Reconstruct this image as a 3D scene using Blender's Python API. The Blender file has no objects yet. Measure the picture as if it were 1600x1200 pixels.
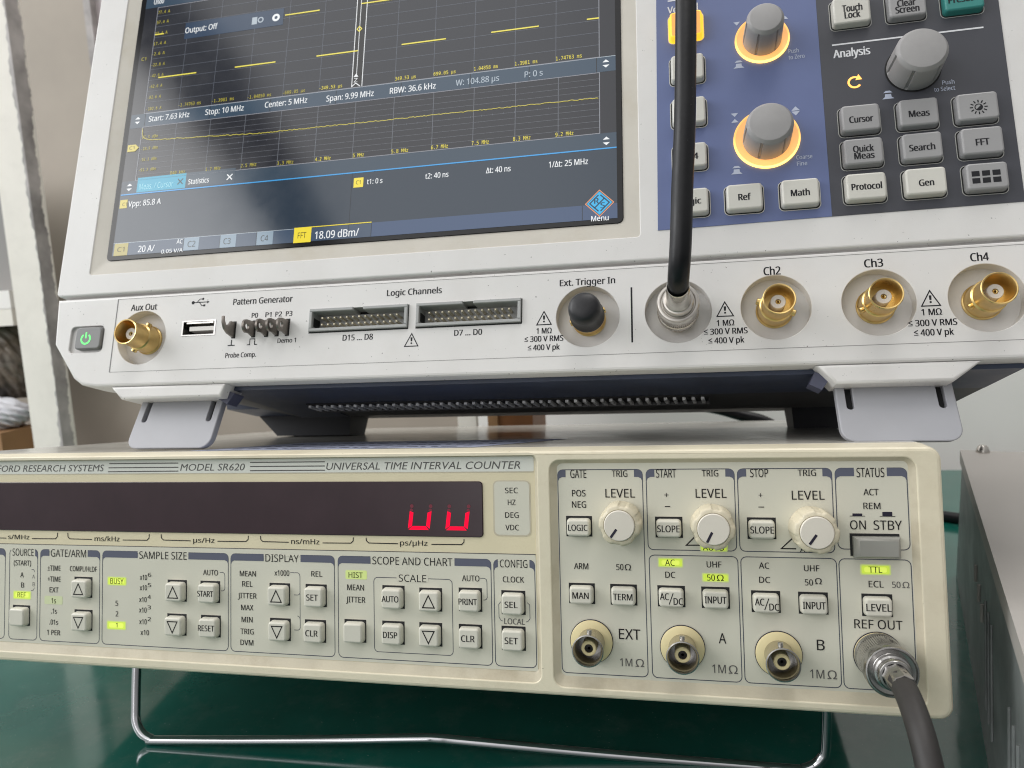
import bpy, bmesh, math, random
from mathutils import Matrix, Vector

random.seed(7)
SC = bpy.context.scene
COL = SC.collection

# ------------------------------------------------------------------ camera
cam_data = bpy.data.cameras.new('camera')
cam = bpy.data.objects.new('camera', cam_data)
COL.objects.link(cam)
CAM_H = 0.20087847
cam.matrix_world = Matrix(((0.9746864, 0.0316112, 0.2213305, 0.0),
                           (0.2157861, 0.1260409, -0.9682717, 0.0),
                           (-0.0585049, 0.9915213, 0.1160291, CAM_H),
                           (0, 0, 0, 1)))
cam_data.sensor_fit = 'HORIZONTAL'
cam_data.sensor_width = 9.6
cam_data.lens = 9.6 * 1142.63 / 1600.0
cam_data.clip_start = 0.005
cam_data.clip_end = 30.0
cam_data.dof.use_dof = True
cam_data.dof.focus_distance = 0.262
cam_data.dof.aperture_fstop = 5.2
SC.camera = cam

# ------------------------------------------------------------------ light of the room
world = bpy.data.worlds.new('World')
SC.world = world
world.use_nodes = True
wn = world.node_tree.nodes
wl = world.node_tree.links
bg = wn['Background']
# a soft room: pale ceiling, a dark band added at the left to streak the screen's reflection, brighter towards the window side
tc = wn.new('ShaderNodeTexCoord')
sp = wn.new('ShaderNodeSeparateXYZ')
wl.new(tc.outputs['Generated'], sp.inputs[0])
nz = wn.new('ShaderNodeTexNoise')
nz.inputs['Scale'].default_value = 3.4
nz.inputs['Detail'].default_value = 4.0
nz.inputs['Roughness'].default_value = 0.55
wl.new(tc.outputs['Generated'], nz.inputs['Vector'])
def wmath(op, a, b):
    n = wn.new('ShaderNodeMath')
    n.operation = op
    for s, v in ((n.inputs[0], a), (n.inputs[1], b)):
        if isinstance(v, (int, float)): s.default_value = v
        else: wl.new(v, s)
    return n.outputs[0]
zc = wmath('MAXIMUM', sp.outputs['Z'], 0.22)
ratio = wmath('DIVIDE', sp.outputs['X'], zc)
ratio = wmath('ADD', ratio, wmath('MULTIPLY', wmath('SUBTRACT', nz.outputs['Fac'], 0.5), 0.20))
fac = wmath('ADD', wmath('MULTIPLY', ratio, 1 / 3.0), 0.5)
cr = wn.new('ShaderNodeValToRGB')
cr.color_ramp.interpolation = 'EASE'
RAMP = [(-1.5, 0.4), (-1.25, 1.0), (-1.04, 0.95), (-0.93, 0.85), (-0.86, 0.70), (-0.79, 0.03), (-0.69, 0.03), (-0.62, 0.34), (-0.32, 0.33), (0.15, 0.20), (0.8, 0.12), (1.5, 0.12)]
els = cr.color_ramp.elements
for i, (r, v) in enumerate(RAMP):
    p = min(1.0, max(0.0, r / 3.0 + 0.5))
    el = els[i] if i < 2 else els.new(p)
    el.position = p
    el.color = (v * 1.0, v * 0.995, v * 0.985, 1)
wl.new(fac, cr.inputs['Fac'])
wl.new(cr.outputs['Color'], bg.inputs['Color'])
low = wmath('MINIMUM', wmath('MAXIMUM', wmath('ADD', wmath('MULTIPLY', sp.outputs['Z'], 1.6), 0.42), 0.16), 1.0)
wl.new(wmath('MULTIPLY', low, 3.3), bg.inputs['Strength'])

def area(name, loc, target, sx, sy, watts, col):
    d = bpy.data.lights.new(name, 'AREA')
    d.shape = 'RECTANGLE'
    d.size, d.size_y = sx, sy
    d.energy = watts
    d.color = col
    o = bpy.data.objects.new(name, d)
    COL.objects.link(o)
    o.location = loc
    o.rotation_euler = (Vector(target) - Vector(loc)).to_track_quat('-Z', 'Y').to_euler()
    return o

area('window_light', (-1.75, -0.15, 0.95), (-0.05, 0.3, 0.1), 0.9, 1.0, 14.0, (0.96, 0.98, 1.0))
area('ceiling_lamp', (0.30, 0.30, 1.75), (0.10, 0.45, 0.1), 1.3, 0.4, 9.0, (1.0, 0.98, 0.94))

SC.view_settings.view_transform = 'Standard'
SC.view_settings.look = 'None'
SC.view_settings.exposure = 0.0
SC.view_settings.gamma = 1.0
SC.view_settings.use_curve_mapping = False
SC.render.engine = 'CYCLES'
SC.cycles.filter_width = 1.05

# ------------------------------------------------------------------ materials
def lin(h):
    h = h.lstrip('#')
    out = []
    for i in (0, 2, 4):
        c = int(h[i:i + 2], 16) / 255.0
        out.append(c / 12.92 if c <= 0.04045 else ((c + 0.055) / 1.055) ** 2.4)
    return tuple(out)

def nodes_of(m):
    m.use_nodes = True
    return m.node_tree.nodes, m.node_tree.links, m.node_tree.nodes['Principled BSDF']

def mat(name, color, rough=0.5, metal=0.0, spec=0.5, vary=0.0, vscale=60.0, bump=0.0, bscale=1500.0,
        specks=0.0, speck_scale=260.0, speck_col=(0.10, 0.09, 0.085), grime=0.0, grime_col=(0.5, 0.44, 0.34),
        emit=None, estr=1.0, coat=0.0, rvary=0.0, aniso=None):
    m = bpy.data.materials.new(name)
    n, l, p = nodes_of(m)
    if isinstance(color, str):
        color = lin(color)
    p.inputs['Base Color'].default_value = (*color, 1)
    p.inputs['Roughness'].default_value = rough
    p.inputs['Metallic'].default_value = metal
    p.inputs['Specular IOR Level'].default_value = spec
    p.inputs['Coat Weight'].default_value = coat
    p.inputs['Coat Roughness'].default_value = 0.06
    if emit is not None:
        if isinstance(emit, str):
            emit = lin(emit)
        p.inputs['Emission Color'].default_value = (*emit, 1)
        p.inputs['Emission Strength'].default_value = estr
    if not (vary or specks or grime or bump or rvary):
        return m
    t = n.new('ShaderNodeTexCoord')
    last = None
    def noise(scale, detail=3.0, rough_=0.5, stretch=None):
        x = n.new('ShaderNodeTexNoise')
        x.inputs['Scale'].default_value = scale
        x.inputs['Detail'].default_value = detail
        x.inputs['Roughness'].default_value = rough_
        if stretch:
            mm = n.new('ShaderNodeMapping')
            mm.inputs['Scale'].default_value = stretch
            l.new(t.outputs['Object'], mm.inputs['Vector'])
            l.new(mm.outputs['Vector'], x.inputs['Vector'])
        else:
            l.new(t.outputs['Object'], x.inputs['Vector'])
        return x
    def ramp(src, a, b, ca, cb):
        r = n.new('ShaderNodeValToRGB')
        r.color_ramp.elements[0].position = a
        r.color_ramp.elements[0].color = (*ca, 1)
        r.color_ramp.elements[1].position = b
        r.color_ramp.elements[1].color = (*cb, 1)
        l.new(src, r.inputs['Fac'])
        return r
    def mix(fac, a, b):
        x = n.new('ShaderNodeMix')
        x.data_type = 'RGBA'
        l.new(fac, x.inputs['Factor'])
        for s, v in ((x.inputs[6], a), (x.inputs[7], b)):
            if isinstance(v, tuple):
                s.default_value = (*v, 1)
            else:
                l.new(v, s)
        return x.outputs[2]
    cur = color
    if vary:
        q = noise(vscale, 4.0, 0.6)
        r = ramp(q.outputs['Fac'], 0.3, 0.7, tuple(c * (1 - vary) for c in color), tuple(min(1.0, c * (1 + vary)) for c in color))
        cur = r.outputs['Color']
    if grime:
        q = noise(38.0, 6.0, 0.68)
        r = ramp(q.outputs['Fac'], 0.50, 0.78, (0, 0, 0), (grime,) * 3)
        cur = mix(r.outputs['Color'], cur, grime_col)
    if specks:
        q = noise(speck_scale, 2.0, 0.5)
        q2 = noise(speck_scale * 0.16, 2.0, 0.5)
        a = ramp(q.outputs['Fac'], 0.765 - specks, 0.79 - specks, (0, 0, 0), (1, 1, 1))
        b = ramp(q2.outputs['Fac'], 0.50, 0.62, (0, 0, 0), (0.8, 0.8, 0.8))
        mu = n.new('ShaderNodeMath')
        mu.operation = 'MULTIPLY'
        l.new(a.outputs['Color'], mu.inputs[0])
        l.new(b.outputs['Color'], mu.inputs[1])
        cur = mix(mu.outputs[0], cur, speck_col)
    if not isinstance(cur, tuple):
        l.new(cur, p.inputs['Base Color'])
    if rvary:
        q = noise(30.0, 5.0, 0.65)
        mr = n.new('ShaderNodeMapRange')
        mr.inputs['To Min'].default_value = max(0.02, rough - rvary)
        mr.inputs['To Max'].default_value = min(1.0, rough + rvary)
        mr.inputs['From Min'].default_value = 0.3
        mr.inputs['From Max'].default_value = 0.7
        l.new(q.outputs['Fac'], mr.inputs['Value'])
        l.new(mr.outputs['Result'], p.inputs['Roughness'])
    if bump:
        q = noise(bscale, 2.0, 0.5)
        bp = n.new('ShaderNodeBump')
        bp.inputs['Strength'].default_value = bump
        bp.inputs['Distance'].default_value = 0.0002
        l.new(q.outputs['Fac'], bp.inputs['Height'])
        l.new(bp.outputs['Normal'], p.inputs['Normal'])
    return m

def screen(hexcol, strength=1.0, name=None):
    c = lin(hexcol)
    return mat(name or 'lcd_' + hexcol.strip('#'), (0.008, 0.008, 0.01), 0.10, spec=1.0, emit=c, estr=strength, rvary=0.05)

M = {}
M['white'] = mat('instrument_white_plastic', (0.76, 0.745, 0.73), 0.42, vary=0.035, vscale=22, bump=0.12, bscale=2600, specks=0.075, speck_scale=900, speck_col=(0.05, 0.045, 0.04), grime=0.16, grime_col=(0.55, 0.51, 0.45))
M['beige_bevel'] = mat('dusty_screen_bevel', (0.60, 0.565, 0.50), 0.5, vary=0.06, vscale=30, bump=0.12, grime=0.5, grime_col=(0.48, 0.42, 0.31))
M['recess'] = mat('white_recess_plastic', (0.66, 0.645, 0.63), 0.45, vary=0.04, bump=0.1)
M['ink'] = mat('dark_print', (0.022, 0.022, 0.026), 0.6, spec=0.2)
M['ink_soft'] = mat('grey_print', (0.16, 0.16, 0.165), 0.55)
M['groove'] = mat('thin_grey_line', (0.30, 0.29, 0.285), 0.6)
M['blue'] = mat('blue_membrane', (0.128, 0.165, 0.335), 0.42, vary=0.05, vscale=40, bump=0.08, bscale=3000, rvary=0.08)
M['dark'] = mat('charcoal_membrane', (0.062, 0.064, 0.078), 0.42, vary=0.05, vscale=40, bump=0.08, bscale=3000, rvary=0.08)
M['white_print'] = mat('white_print', (0.78, 0.79, 0.82), 0.5)
M['pale_print'] = mat('pale_blue_print', (0.50, 0.55, 0.68), 0.5)
M['slot'] = mat('gap_shadow_black', (0.012, 0.012, 0.013), 0.7)  # flat near-black that paints the shade inside gaps and slots
M['slot_edge'] = mat('key_gap_edge', (0.42, 0.42, 0.40), 0.5)
M['key_white'] = mat('translucent_white_key', (0.66, 0.645, 0.59), 0.38, vary=0.03, bump=0.05)
M['key_grey'] = mat('grey_key', (0.345, 0.34, 0.345), 0.42, vary=0.03, bump=0.05)
M['key_teal'] = mat('teal_key', (0.035, 0.235, 0.215), 0.4, vary=0.04)
M['key_lit'] = mat('lit_orange_key', (0.5, 0.25, 0.08), 0.4, emit='#ffa850', estr=0.72)
M['key_lit_edge'] = mat('lit_orange_key_edge', (0.6, 0.33, 0.05), 0.4, emit='#ffc12c', estr=1.1)
M['knob_grey'] = mat('grey_knob', (0.355, 0.345, 0.345), 0.45, vary=0.05, vscale=120, bump=0.1, bscale=1800)
def ring_glow(name, cz, col, lo, hi):
    m = mat(name, (0.6, 0.35, 0.15), 0.35, emit=col, estr=1.0)
    n, l, p = nodes_of(m)
    t = n.new('ShaderNodeTexCoord'); s = n.new('ShaderNodeSeparateXYZ'); r = n.new('ShaderNodeMapRange')
    l.new(t.outputs['Object'], s.inputs[0]); l.new(s.outputs['Z'], r.inputs['Value'])
    r.inputs['From Min'].default_value = (cz - 10) * 0.00106; r.inputs['From Max'].default_value = (cz + 2) * 0.00106
    r.inputs['To Min'].default_value = hi; r.inputs['To Max'].default_value = lo
    l.new(r.outputs['Result'], p.inputs['Emission Strength'])
    return m
M['ring'] = mat('lit_orange_ring', (0.6, 0.35, 0.15), 0.35, emit=(1.0, 0.43, 0.13), estr=0.82)
M['ring_edge'] = mat('lit_orange_ring_edge', (0.6, 0.35, 0.1), 0.35, emit=(1.0, 0.58, 0.12), estr=2.2)
M['lit_icon'] = mat('lit_amber_icon', (0.6, 0.3, 0.1), 0.4, emit=(1.0, 0.42, 0.08), estr=1.7)
M['gold'] = mat('gold_plating', (0.80, 0.58, 0.24), 0.30, metal=1.0, vary=0.10, vscale=180, rvary=0.08)
M['nickel'] = mat('worn_nickel', (0.60, 0.57, 0.53), 0.27, metal=1.0, vary=0.12, vscale=160, rvary=0.12)
M['dull_nickel'] = mat('dull_nickel', (0.43, 0.42, 0.41), 0.24, metal=1.0, vary=0.15, vscale=160, rvary=0.12)
M['chrome'] = mat('chrome_wire', (0.66, 0.66, 0.69), 0.06, metal=1.0)
M['lug'] = mat('dark_tinned_steel', (0.235, 0.21, 0.19), 0.36, metal=0.9, vary=0.2, vscale=200)
M['ptfe'] = mat('white_insulator', (0.78, 0.74, 0.70), 0.5)
M['yellow_ins'] = mat('yellowed_insulator', (0.78, 0.67, 0.38), 0.5, vary=0.05)
M['hole'] = mat('dark_hole', (0.01, 0.008, 0.007), 0.6)
M['pin'] = mat('tinned_pin', (0.62, 0.56, 0.42), 0.35, metal=0.7)
M['header_grey'] = mat('grey_header_plastic', (0.40, 0.405, 0.40), 0.5, vary=0.05)
M['cap_black'] = mat('black_rubber_cap', (0.016, 0.016, 0.019), 0.42, vary=0.2, vscale=200, bump=0.2, bscale=900)
M['power_grey'] = mat('grey_power_key', (0.21, 0.21, 0.21), 0.4, vary=0.05)
M['green_led'] = mat('green_power_led', (0.1, 0.5, 0.15), 0.4, emit='#55f06c', estr=1.05)
M['navy'] = mat('navy_case', (0.042, 0.054, 0.092), 0.42, vary=0.2, vscale=60, rvary=0.1)
M['charcoal_case'] = mat('charcoal_case', (0.075, 0.075, 0.078), 0.5, vary=0.12, vscale=60)
M['foot_grey'] = mat('grey_foot_plastic', (0.385, 0.39, 0.42), 0.42, vary=0.03, bump=0.06, specks=0.0)
M['foot_dark'] = mat('blue_grey_hinge', (0.085, 0.09, 0.14), 0.5, vary=0.05)
M['vent_glint'] = mat('pale_vent_glint', (0.66, 0.67, 0.70), 0.30, vary=0.5, vscale=400)  # louvre bars coloured pale to paint the glints along the vent
M['rubber'] = mat('black_rubber_foot', (0.012, 0.013, 0.018), 0.6)
# counter
M['cream'] = mat('yellowed_cream_plastic', (0.775, 0.710, 0.545), 0.40, vary=0.045, vscale=25, bump=0.35, bscale=900, specks=0.05, speck_scale=700, speck_col=(0.35, 0.29, 0.2), grime=0.42, grime_col=(0.52, 0.44, 0.30), rvary=0.08)
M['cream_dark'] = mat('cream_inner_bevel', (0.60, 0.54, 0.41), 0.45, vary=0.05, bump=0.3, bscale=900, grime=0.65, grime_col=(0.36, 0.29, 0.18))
M['cream_board'] = mat('cream_display_surround', (0.76, 0.68, 0.475), 0.45, vary=0.03, bump=0.25, bscale=1100)
M['panel'] = mat('pale_grey_overlay', (0.685, 0.665, 0.560), 0.38, vary=0.03, vscale=18, bump=0.10, bscale=3500, rvary=0.08, grime=0.06)
M['strip'] = mat('pale_green_grey_strip', (0.74, 0.745, 0.68), 0.4, vary=0.03, vscale=30)
M['tabink'] = mat('slate_header_ink', (0.125, 0.133, 0.18), 0.6, spec=0.2)
M['cline'] = mat('slate_frame_line', (0.085, 0.09, 0.115), 0.6, spec=0.2)
M['cink'] = mat('black_overlay_print', (0.020, 0.018, 0.019), 0.6, spec=0.2)
M['cink_grey'] = mat('grey_overlay_print', (0.13, 0.125, 0.12), 0.6, spec=0.2)
M['button'] = mat('ivory_button', (0.70, 0.675, 0.585), 0.38, vary=0.025, bump=0.05)
M['cknob'] = mat('ivory_knob', (0.68, 0.615, 0.46), 0.42, vary=0.05, vscale=120, grime=0.25)
M['cknob_cap'] = mat('ivory_knob_cap', (0.76, 0.71, 0.62), 0.42, vary=0.03)
M['pointer'] = mat('dark_pointer_line', (0.015, 0.012, 0.03), 0.4)
M['led_on'] = mat('lit_legend_bright', (0.5, 0.6, 0.1), 0.45, emit='#cdea30', estr=0.48)
M['led_mid'] = mat('lit_legend_soft', (0.55, 0.6, 0.3), 0.45, emit='#c4e04c', estr=0.30)
M['led_dim'] = mat('lit_legend_pale', (0.56, 0.58, 0.42), 0.45, emit='#c8e070', estr=0.16)
M['led_ink'] = mat('legend_print', (0.035, 0.04, 0.012), 0.6, spec=0.2)
M['smoke'] = mat('dark_red_display_window', (0.030, 0.012, 0.018), 0.20, spec=0.5, rvary=0.06, vary=0.1)
M['led_core'] = mat('lit_legend_core', (0.55, 0.62, 0.15), 0.45, emit='#dcf24a', estr=0.62)
M['grey_sheet'] = mat('plain_grey_sheet', (0.26, 0.25, 0.24), 0.6)
M['red_led'] = mat('red_seven_segment', (0.2, 0.0, 0.01), 0.5, spec=0.1, emit='#ff0a3a', estr=1.0)
M['red_dim'] = mat('dim_red_segment', (0.09, 0.012, 0.022), 0.4, emit='#8a1030', estr=0.25)  # dim dots given a faint glow so they show
M['switch'] = mat('grey_switch_key', (0.33, 0.325, 0.295), 0.4, vary=0.03)
M['lid'] = mat('grey_painted_lid', (0.56, 0.54, 0.49), 0.20, vary=0.06, vscale=60, rvary=0.05, specks=0.03, speck_scale=500, speck_col=(0.62, 0.6, 0.55))
M['sticker'] = mat('blue_grey_sticker', (0.42, 0.45, 0.58), 0.45, vary=0.12, vscale=150)
M['sticker_ink'] = mat('navy_sticker_print', (0.025, 0.03, 0.07), 0.5)
# surroundings
M['desk'] = mat('green_desk_top', (0.009, 0.105, 0.080), 0.10, spec=0.9, vary=0.25, vscale=9, rvary=0.05, specks=0.07, speck_scale=800, speck_col=(0.22, 0.30, 0.27), grime=0.5, grime_col=(0.10, 0.165, 0.14))
M['desk_edge'] = mat('desk_edge', (0.03, 0.05, 0.045), 0.5)
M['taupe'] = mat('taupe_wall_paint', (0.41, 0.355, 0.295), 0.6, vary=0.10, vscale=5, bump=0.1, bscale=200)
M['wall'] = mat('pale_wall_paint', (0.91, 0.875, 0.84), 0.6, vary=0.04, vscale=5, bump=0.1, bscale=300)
M['post_paint'] = mat('chalky_white_paint', (0.88, 0.83, 0.755), 0.6, vary=0.05, vscale=14, grime=0.25, grime_col=(0.6, 0.56, 0.5))
M['post_bare'] = mat('flaking_shade_grey', (0.40, 0.37, 0.36), 0.6, vary=0.45, vscale=22)  # flaking paint; its grey also carries the shade of the side face
M['pinkish'] = mat('pinkish_white_board', (0.62, 0.545, 0.56), 0.6)
M['bundle'] = mat('wrapped_brown_goods', (0.125, 0.095, 0.07), 0.35, vary=0.75, vscale=28, grime=0.5, grime_col=(0.36, 0.34, 0.30))
M['bag'] = mat('white_plastic_bag', (0.74, 0.74, 0.78), 0.3, vary=0.08, vscale=40)
M['card'] = mat('brown_cardboard', (0.335, 0.185, 0.085), 0.7, vary=0.12, vscale=20)
M['wood'] = mat('brown_box_side', (0.20, 0.075, 0.022), 0.5, vary=0.15, vscale=30)
M['greybox_top'] = mat('taupe_enclosure_paint', (0.43, 0.405, 0.38), 0.5, vary=0.03, vscale=10, bump=0.2, bscale=900, specks=0.0)
M['greybox_side'] = mat('galvanised_side_plate', (0.235, 0.25, 0.248), 0.45, metal=0.1, vary=0.22, vscale=45, rvary=0.12, specks=0.02, speck_scale=300, speck_col=(0.45, 0.46, 0.46))
M['cable'] = mat('scuffed_black_cable', (0.008, 0.008, 0.010), 0.34, spec=0.35, vary=0.2, vscale=300, bump=0.25, bscale=500, rvary=0.10, specks=0.05, speck_scale=700, speck_col=(0.16, 0.16, 0.17))
M['cable_grey'] = mat('dark_grey_cable', (0.030, 0.027, 0.026), 0.55, vary=0.1, vscale=300, bump=0.15, bscale=700)

# ------------------------------------------------------------------ mesh builder (x right, y into depth, z up; millimetres)
def rr(x0, x1, z0, z1, r=0.0, n=4):
    if r <= 0:
        return [(x0, z0), (x1, z0), (x1, z1), (x0, z1)]
    r = min(r, (x1 - x0) / 2, (z1 - z0) / 2)
    out = []
    for cx, cz, a0 in ((x1 - r, z0 + r, -90), (x1 - r, z1 - r, 0), (x0 + r, z1 - r, 90), (x0 + r, z0 + r, 180)):
        for i in range(n + 1):
            a = math.radians(a0 + 90.0 * i / n)
            out.append((cx + r * math.cos(a), cz + r * math.sin(a)))
    return out

def circ(cx, cz, r, n=40):
    return [(cx + r * math.cos(2 * math.pi * i / n), cz + r * math.sin(2 * math.pi * i / n)) for i in range(n)]

def inset(loop, d):
    """A CCW loop shrunk by d (grown for negative d), mitred."""
    n = len(loop)
    out = []
    for i in range(n):
        ax, az = loop[i - 1]
        bx, bz = loop[i]
        cx, cz = loop[(i + 1) % n]
        e1 = Vector((bx - ax, bz - az)); e2 = Vector((cx - bx, cz - bz))
        if e1.length < 1e-9: e1 = e2
        if e2.length < 1e-9: e2 = e1
        n1 = Vector((-e1.y, e1.x)).normalized(); n2 = Vector((-e2.y, e2.x)).normalized()
        m = n1 + n2
        if m.length < 1e-6: m = n1
        m.normalize()
        k = d / max(0.35, m.dot(n1))
        out.append((bx + m.x * k, bz + m.y * k))
    return out

FACES = {}
for key_, file_ in ((True, 'NotoSansMath-Regular.woff2'), ('mono', 'DejaVuSansMono.woff2')):
    try:                               # plain faces that ship inside Blender; its built-in face otherwise
        FACES[key_] = bpy.data.fonts.load(bpy.utils.system_resource('DATAFILES') + '/fonts/' + file_)
    except Exception:
        pass
_TEXT = {}
def glyphs(s, shear=0.0, bold=0.0, sans=True):
    key = (s, shear, bold, sans)
    if key not in _TEXT:
        c = bpy.data.curves.new('lettering', 'FONT')
        c.body = s.replace('\u00b5', '\u03bc') if sans is True else s
        if sans in FACES: c.font = FACES[sans]
        c.size = 1.0
        c.resolution_u = 3
        c.shear = shear
        o = bpy.data.objects.new('lettering', c)
        COL.objects.link(o)
        dg = bpy.context.evaluated_depsgraph_get()
        dg.update()
        ev = o.evaluated_get(dg)
        me = ev.to_mesh()
        vs = [(v.co.x, v.co.y) for v in me.vertices]
        fs = [tuple(p.vertices) for p in me.polygons]
        ev.to_mesh_clear()
        bpy.data.objects.remove(o)
        bpy.data.curves.remove(c)
        _TEXT[key] = (vs, fs)
    return _TEXT[key]
def cap_of(sans):
    q = [z for _, z in glyphs('H', sans=sans)[0]]
    return max(q) - min(q)
CAPS = {k_: cap_of(k_) for k_ in (True, False, 'mono')}

class MB:
    def __init__(self, k):
        self.k = k; self.v = []; self.f = []; self.m = []; self.mats = []
    def mi(self, m):
        if m not in self.mats: self.mats.append(m)
        return self.mats.index(m)
    def add(self, vs, fs, m):
        b = len(self.v); i = self.mi(m)
        self.v += vs
        for f in fs:
            self.f.append(tuple(b + q for q in f)); self.m.append(i)
    def sheet(self, loop, y, m):
        self.add([(x, y, z) for x, z in loop], [tuple(range(len(loop)))], m)
    def rings(self, rings, m, cap_front=True, cap_back=False, closed=True, cap_m=None):
        """rings: list of (loop, y) front to back."""
        n = len(rings[0][0]); vs = []; fs = []
        for lp, y in rings:
            vs += [(x, y, z) for x, z in lp]
        for a in range(len(rings) - 1):
            for i in range(n):
                j = (i + 1) % n
                fs.append((a * n + i, (a + 1) * n + i, (a + 1) * n + j, a * n + j))
        self.add(vs, fs, m)
        if cap_front: self.sheet(rings[0][0], rings[0][1], cap_m or m)
        if cap_back: self.sheet(list(reversed(rings[-1][0])), rings[-1][1], m)
    def prism(self, loop, y0, y1, m, bevel=0.0, draft=0.0, steps=3, cap_back=False, cap_m=None):
        top = inset(loop, draft) if draft else loop
        rs = []
        if bevel > 0:
            for s in range(steps + 1):
                a = math.pi / 2 * s / steps
                rs.append((inset(top, bevel * (1 - math.sin(a))), y0 + bevel * (1 - math.cos(a))))
        else:
            rs.append((top, y0))
        rs.append((loop, y1))
        if bevel > 0:                  # a flat margin keeps the face's shading flat
            self.rings([(inset(top, bevel * 1.2), y0), (inset(top, bevel), y0)], cap_m or m)
            self.rings(rs, m, cap_front=False, cap_back=cap_back)
        else:
            self.rings(rs, m, cap_back=cap_back, cap_m=cap_m)
    def plate(self, outer, holes, y0, y1, m, bevel=0.0, back=True, draft=0.0):
        """Front face of outer minus holes at y0, rounded edges, outer walls to y1, hole walls to each hole's own depth.
        holes: (ccw loop, depth y, hole bevel, floor material or None, wall material or None, wall inset at depth)."""
        bm = bmesh.new()
        def ring2d(lp):
            vs = [bm.verts.new((x, 0, z)) for x, z in lp]
            return [bm.edges.new((vs[i], vs[(i + 1) % len(vs)])) for i in range(len(vs))]
        ed = ring2d(inset(outer, bevel) if bevel else outer)
        for h in holes:
            ed += ring2d(inset(h[0], -h[2]) if h[2] else h[0])
        bmesh.ops.triangle_fill(bm, use_beauty=True, use_dissolve=False, edges=ed, normal=(0, -1, 0))
        bm.verts.index_update()
        self.add([(v.co.x, y0, v.co.z) for v in bm.verts], [tuple(v.index for v in f.verts) for f in bm.faces], m)
        bm.free()
        rs = []
        st = 3
        if bevel:
            for s in range(st + 1):
                a = math.pi / 2 * s / st
                rs.append((inset(outer, bevel * (1 - math.sin(a))), y0 + bevel * (1 - math.cos(a))))
        else:
            rs.append((outer, y0))
        rs.append((inset(outer, draft) if draft else outer, y1))
        self.rings(rs, m, cap_front=False, cap_back=back)
        for lp, yd, hb, fm, wm, wi in holes:
            rs = []
            if hb:
                for s in range(st + 1):
                    a = math.pi / 2 * s / st
                    rs.append((inset(lp, -hb * (1 - math.sin(a))), y0 + hb * (1 - math.cos(a))))
            else:
                rs.append((lp, y0))
            rs2 = [rs[-1], (wi if isinstance(wi, list) else lp, yd)]
            if hb: self.rings(rs, m, cap_front=False)
            self.rings(rs2, wm or m, cap_front=False)
            if fm: self.sheet(rs2[-1][0], yd, fm)
    def box(self, x0, x1, y0, y1, z0, z1, m):
        self.prism(rr(x0, x1, z0, z1), y0, y1, m, cap_back=True)
    def stroke(self, pts, w, y, m, closed=False):
        n = len(pts); vs = []; fs = []
        for i in range(n):
            p = Vector(pts[i])
            a = Vector(pts[i - 1]) if (closed or i > 0) else None
            b = Vector(pts[(i + 1) % n]) if (closed or i < n - 1) else None
            e1 = (p - a) if a is not None else (b - p)
            e2 = (b - p) if b is not None else (p - a)
            e1.normalize(); e2.normalize()
            n1 = Vector((-e1.y, e1.x)); n2 = Vector((-e2.y, e2.x))
            mm = n1 + n2
            if mm.length < 1e-6: mm = n1.copy()
            mm.normalize()
            k = w / 2 / max(0.4, mm.dot(n1))
            vs += [(p.x - mm.x * k, y, p.y - mm.y * k), (p.x + mm.x * k, y, p.y + mm.y * k)]
        for i in range(n if closed else n - 1):
            j = (i + 1) % n
            fs.append((2 * i, 2 * j, 2 * j + 1, 2 * i + 1))
        self.add(vs, fs, m)
    def text(self, s, cx, cz, w, cap, y, m, shear=0.0, bold=0.0, sans=True):
        vs, fs = glyphs(s, shear, bold, sans)
        if not vs: return
        x0 = min(v[0] for v in vs); x1 = max(v[0] for v in vs)
        sx = w / max(1e-6, x1 - x0); sz = cap / CAPS[sans]
        if s in '+':
            z0 = min(v[1] for v in vs); z1 = max(v[1] for v in vs)
            self.add([((v[0] - (x0 + x1) / 2) * sx + cx, y, (v[1] - (z0 + z1) / 2) * sx + cz) for v in vs], fs, m)
            return
        d = bold * 2.2 * cap if sans else 0.0          # a heavier stroke: the same letters laid over themselves
        for k_, ox in enumerate((-d, d) if d > 0 else (0.0,)):
            self.add([((v[0] - (x0 + x1) / 2) * sx + cx + ox, y - 0.012 * k_, v[1] * sz - cap / 2 + cz) for v in vs], fs, m)
    def lathe(self, cx, cz, prof, m, n=48, rmod=None, cap_front=None, cap_back=None):
        """prof: (radius, y) list; axis along y. rmod(theta, i) scales a radius."""
        vs = []; fs = []
        for i, (r, y) in enumerate(prof):
            for s in range(n):
                a = 2 * math.pi * s / n
                q = r * (rmod(a, i) if rmod else 1.0)
                vs.append((cx + q * math.cos(a), y, cz + q * math.sin(a)))
        for i in range(len(prof) - 1):
            for s in range(n):
                t = (s + 1) % n
                fs.append((i * n + s, (i + 1) * n + s, (i + 1) * n + t, i * n + t))
        if cap_front is None and cap_back is None:
            pass
        if cap_front: fs.append(tuple(range(n)))
        if cap_back: fs.append(tuple(reversed(range((len(prof) - 1) * n, len(prof) * n))))
        self.add(vs, fs, m)
    def tube(self, path, rad, m, n=20, caps=True):
        P = [Vector(p) for p in path]
        if not isinstance(rad, (list, tuple)): rad = [rad] * len(P)
        vs = []; fs = []
        up = None
        for i, p in enumerate(P):
            d = (P[min(i + 1, len(P) - 1)] - P[max(i - 1, 0)]).normalized()
            if up is None:
                up = d.orthogonal().normalized()
            up = (up - d * up.dot(d)).normalized()
            sd = d.cross(up)
            for s in range(n):
                a = 2 * math.pi * s / n
                vs.append(tuple(p + (up * math.cos(a) + sd * math.sin(a)) * rad[i]))
        for i in range(len(P) - 1):
            for s in range(n):
                t = (s + 1) % n
                fs.append((i * n + s, i * n + t, (i + 1) * n + t, (i + 1) * n + s))
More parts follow.
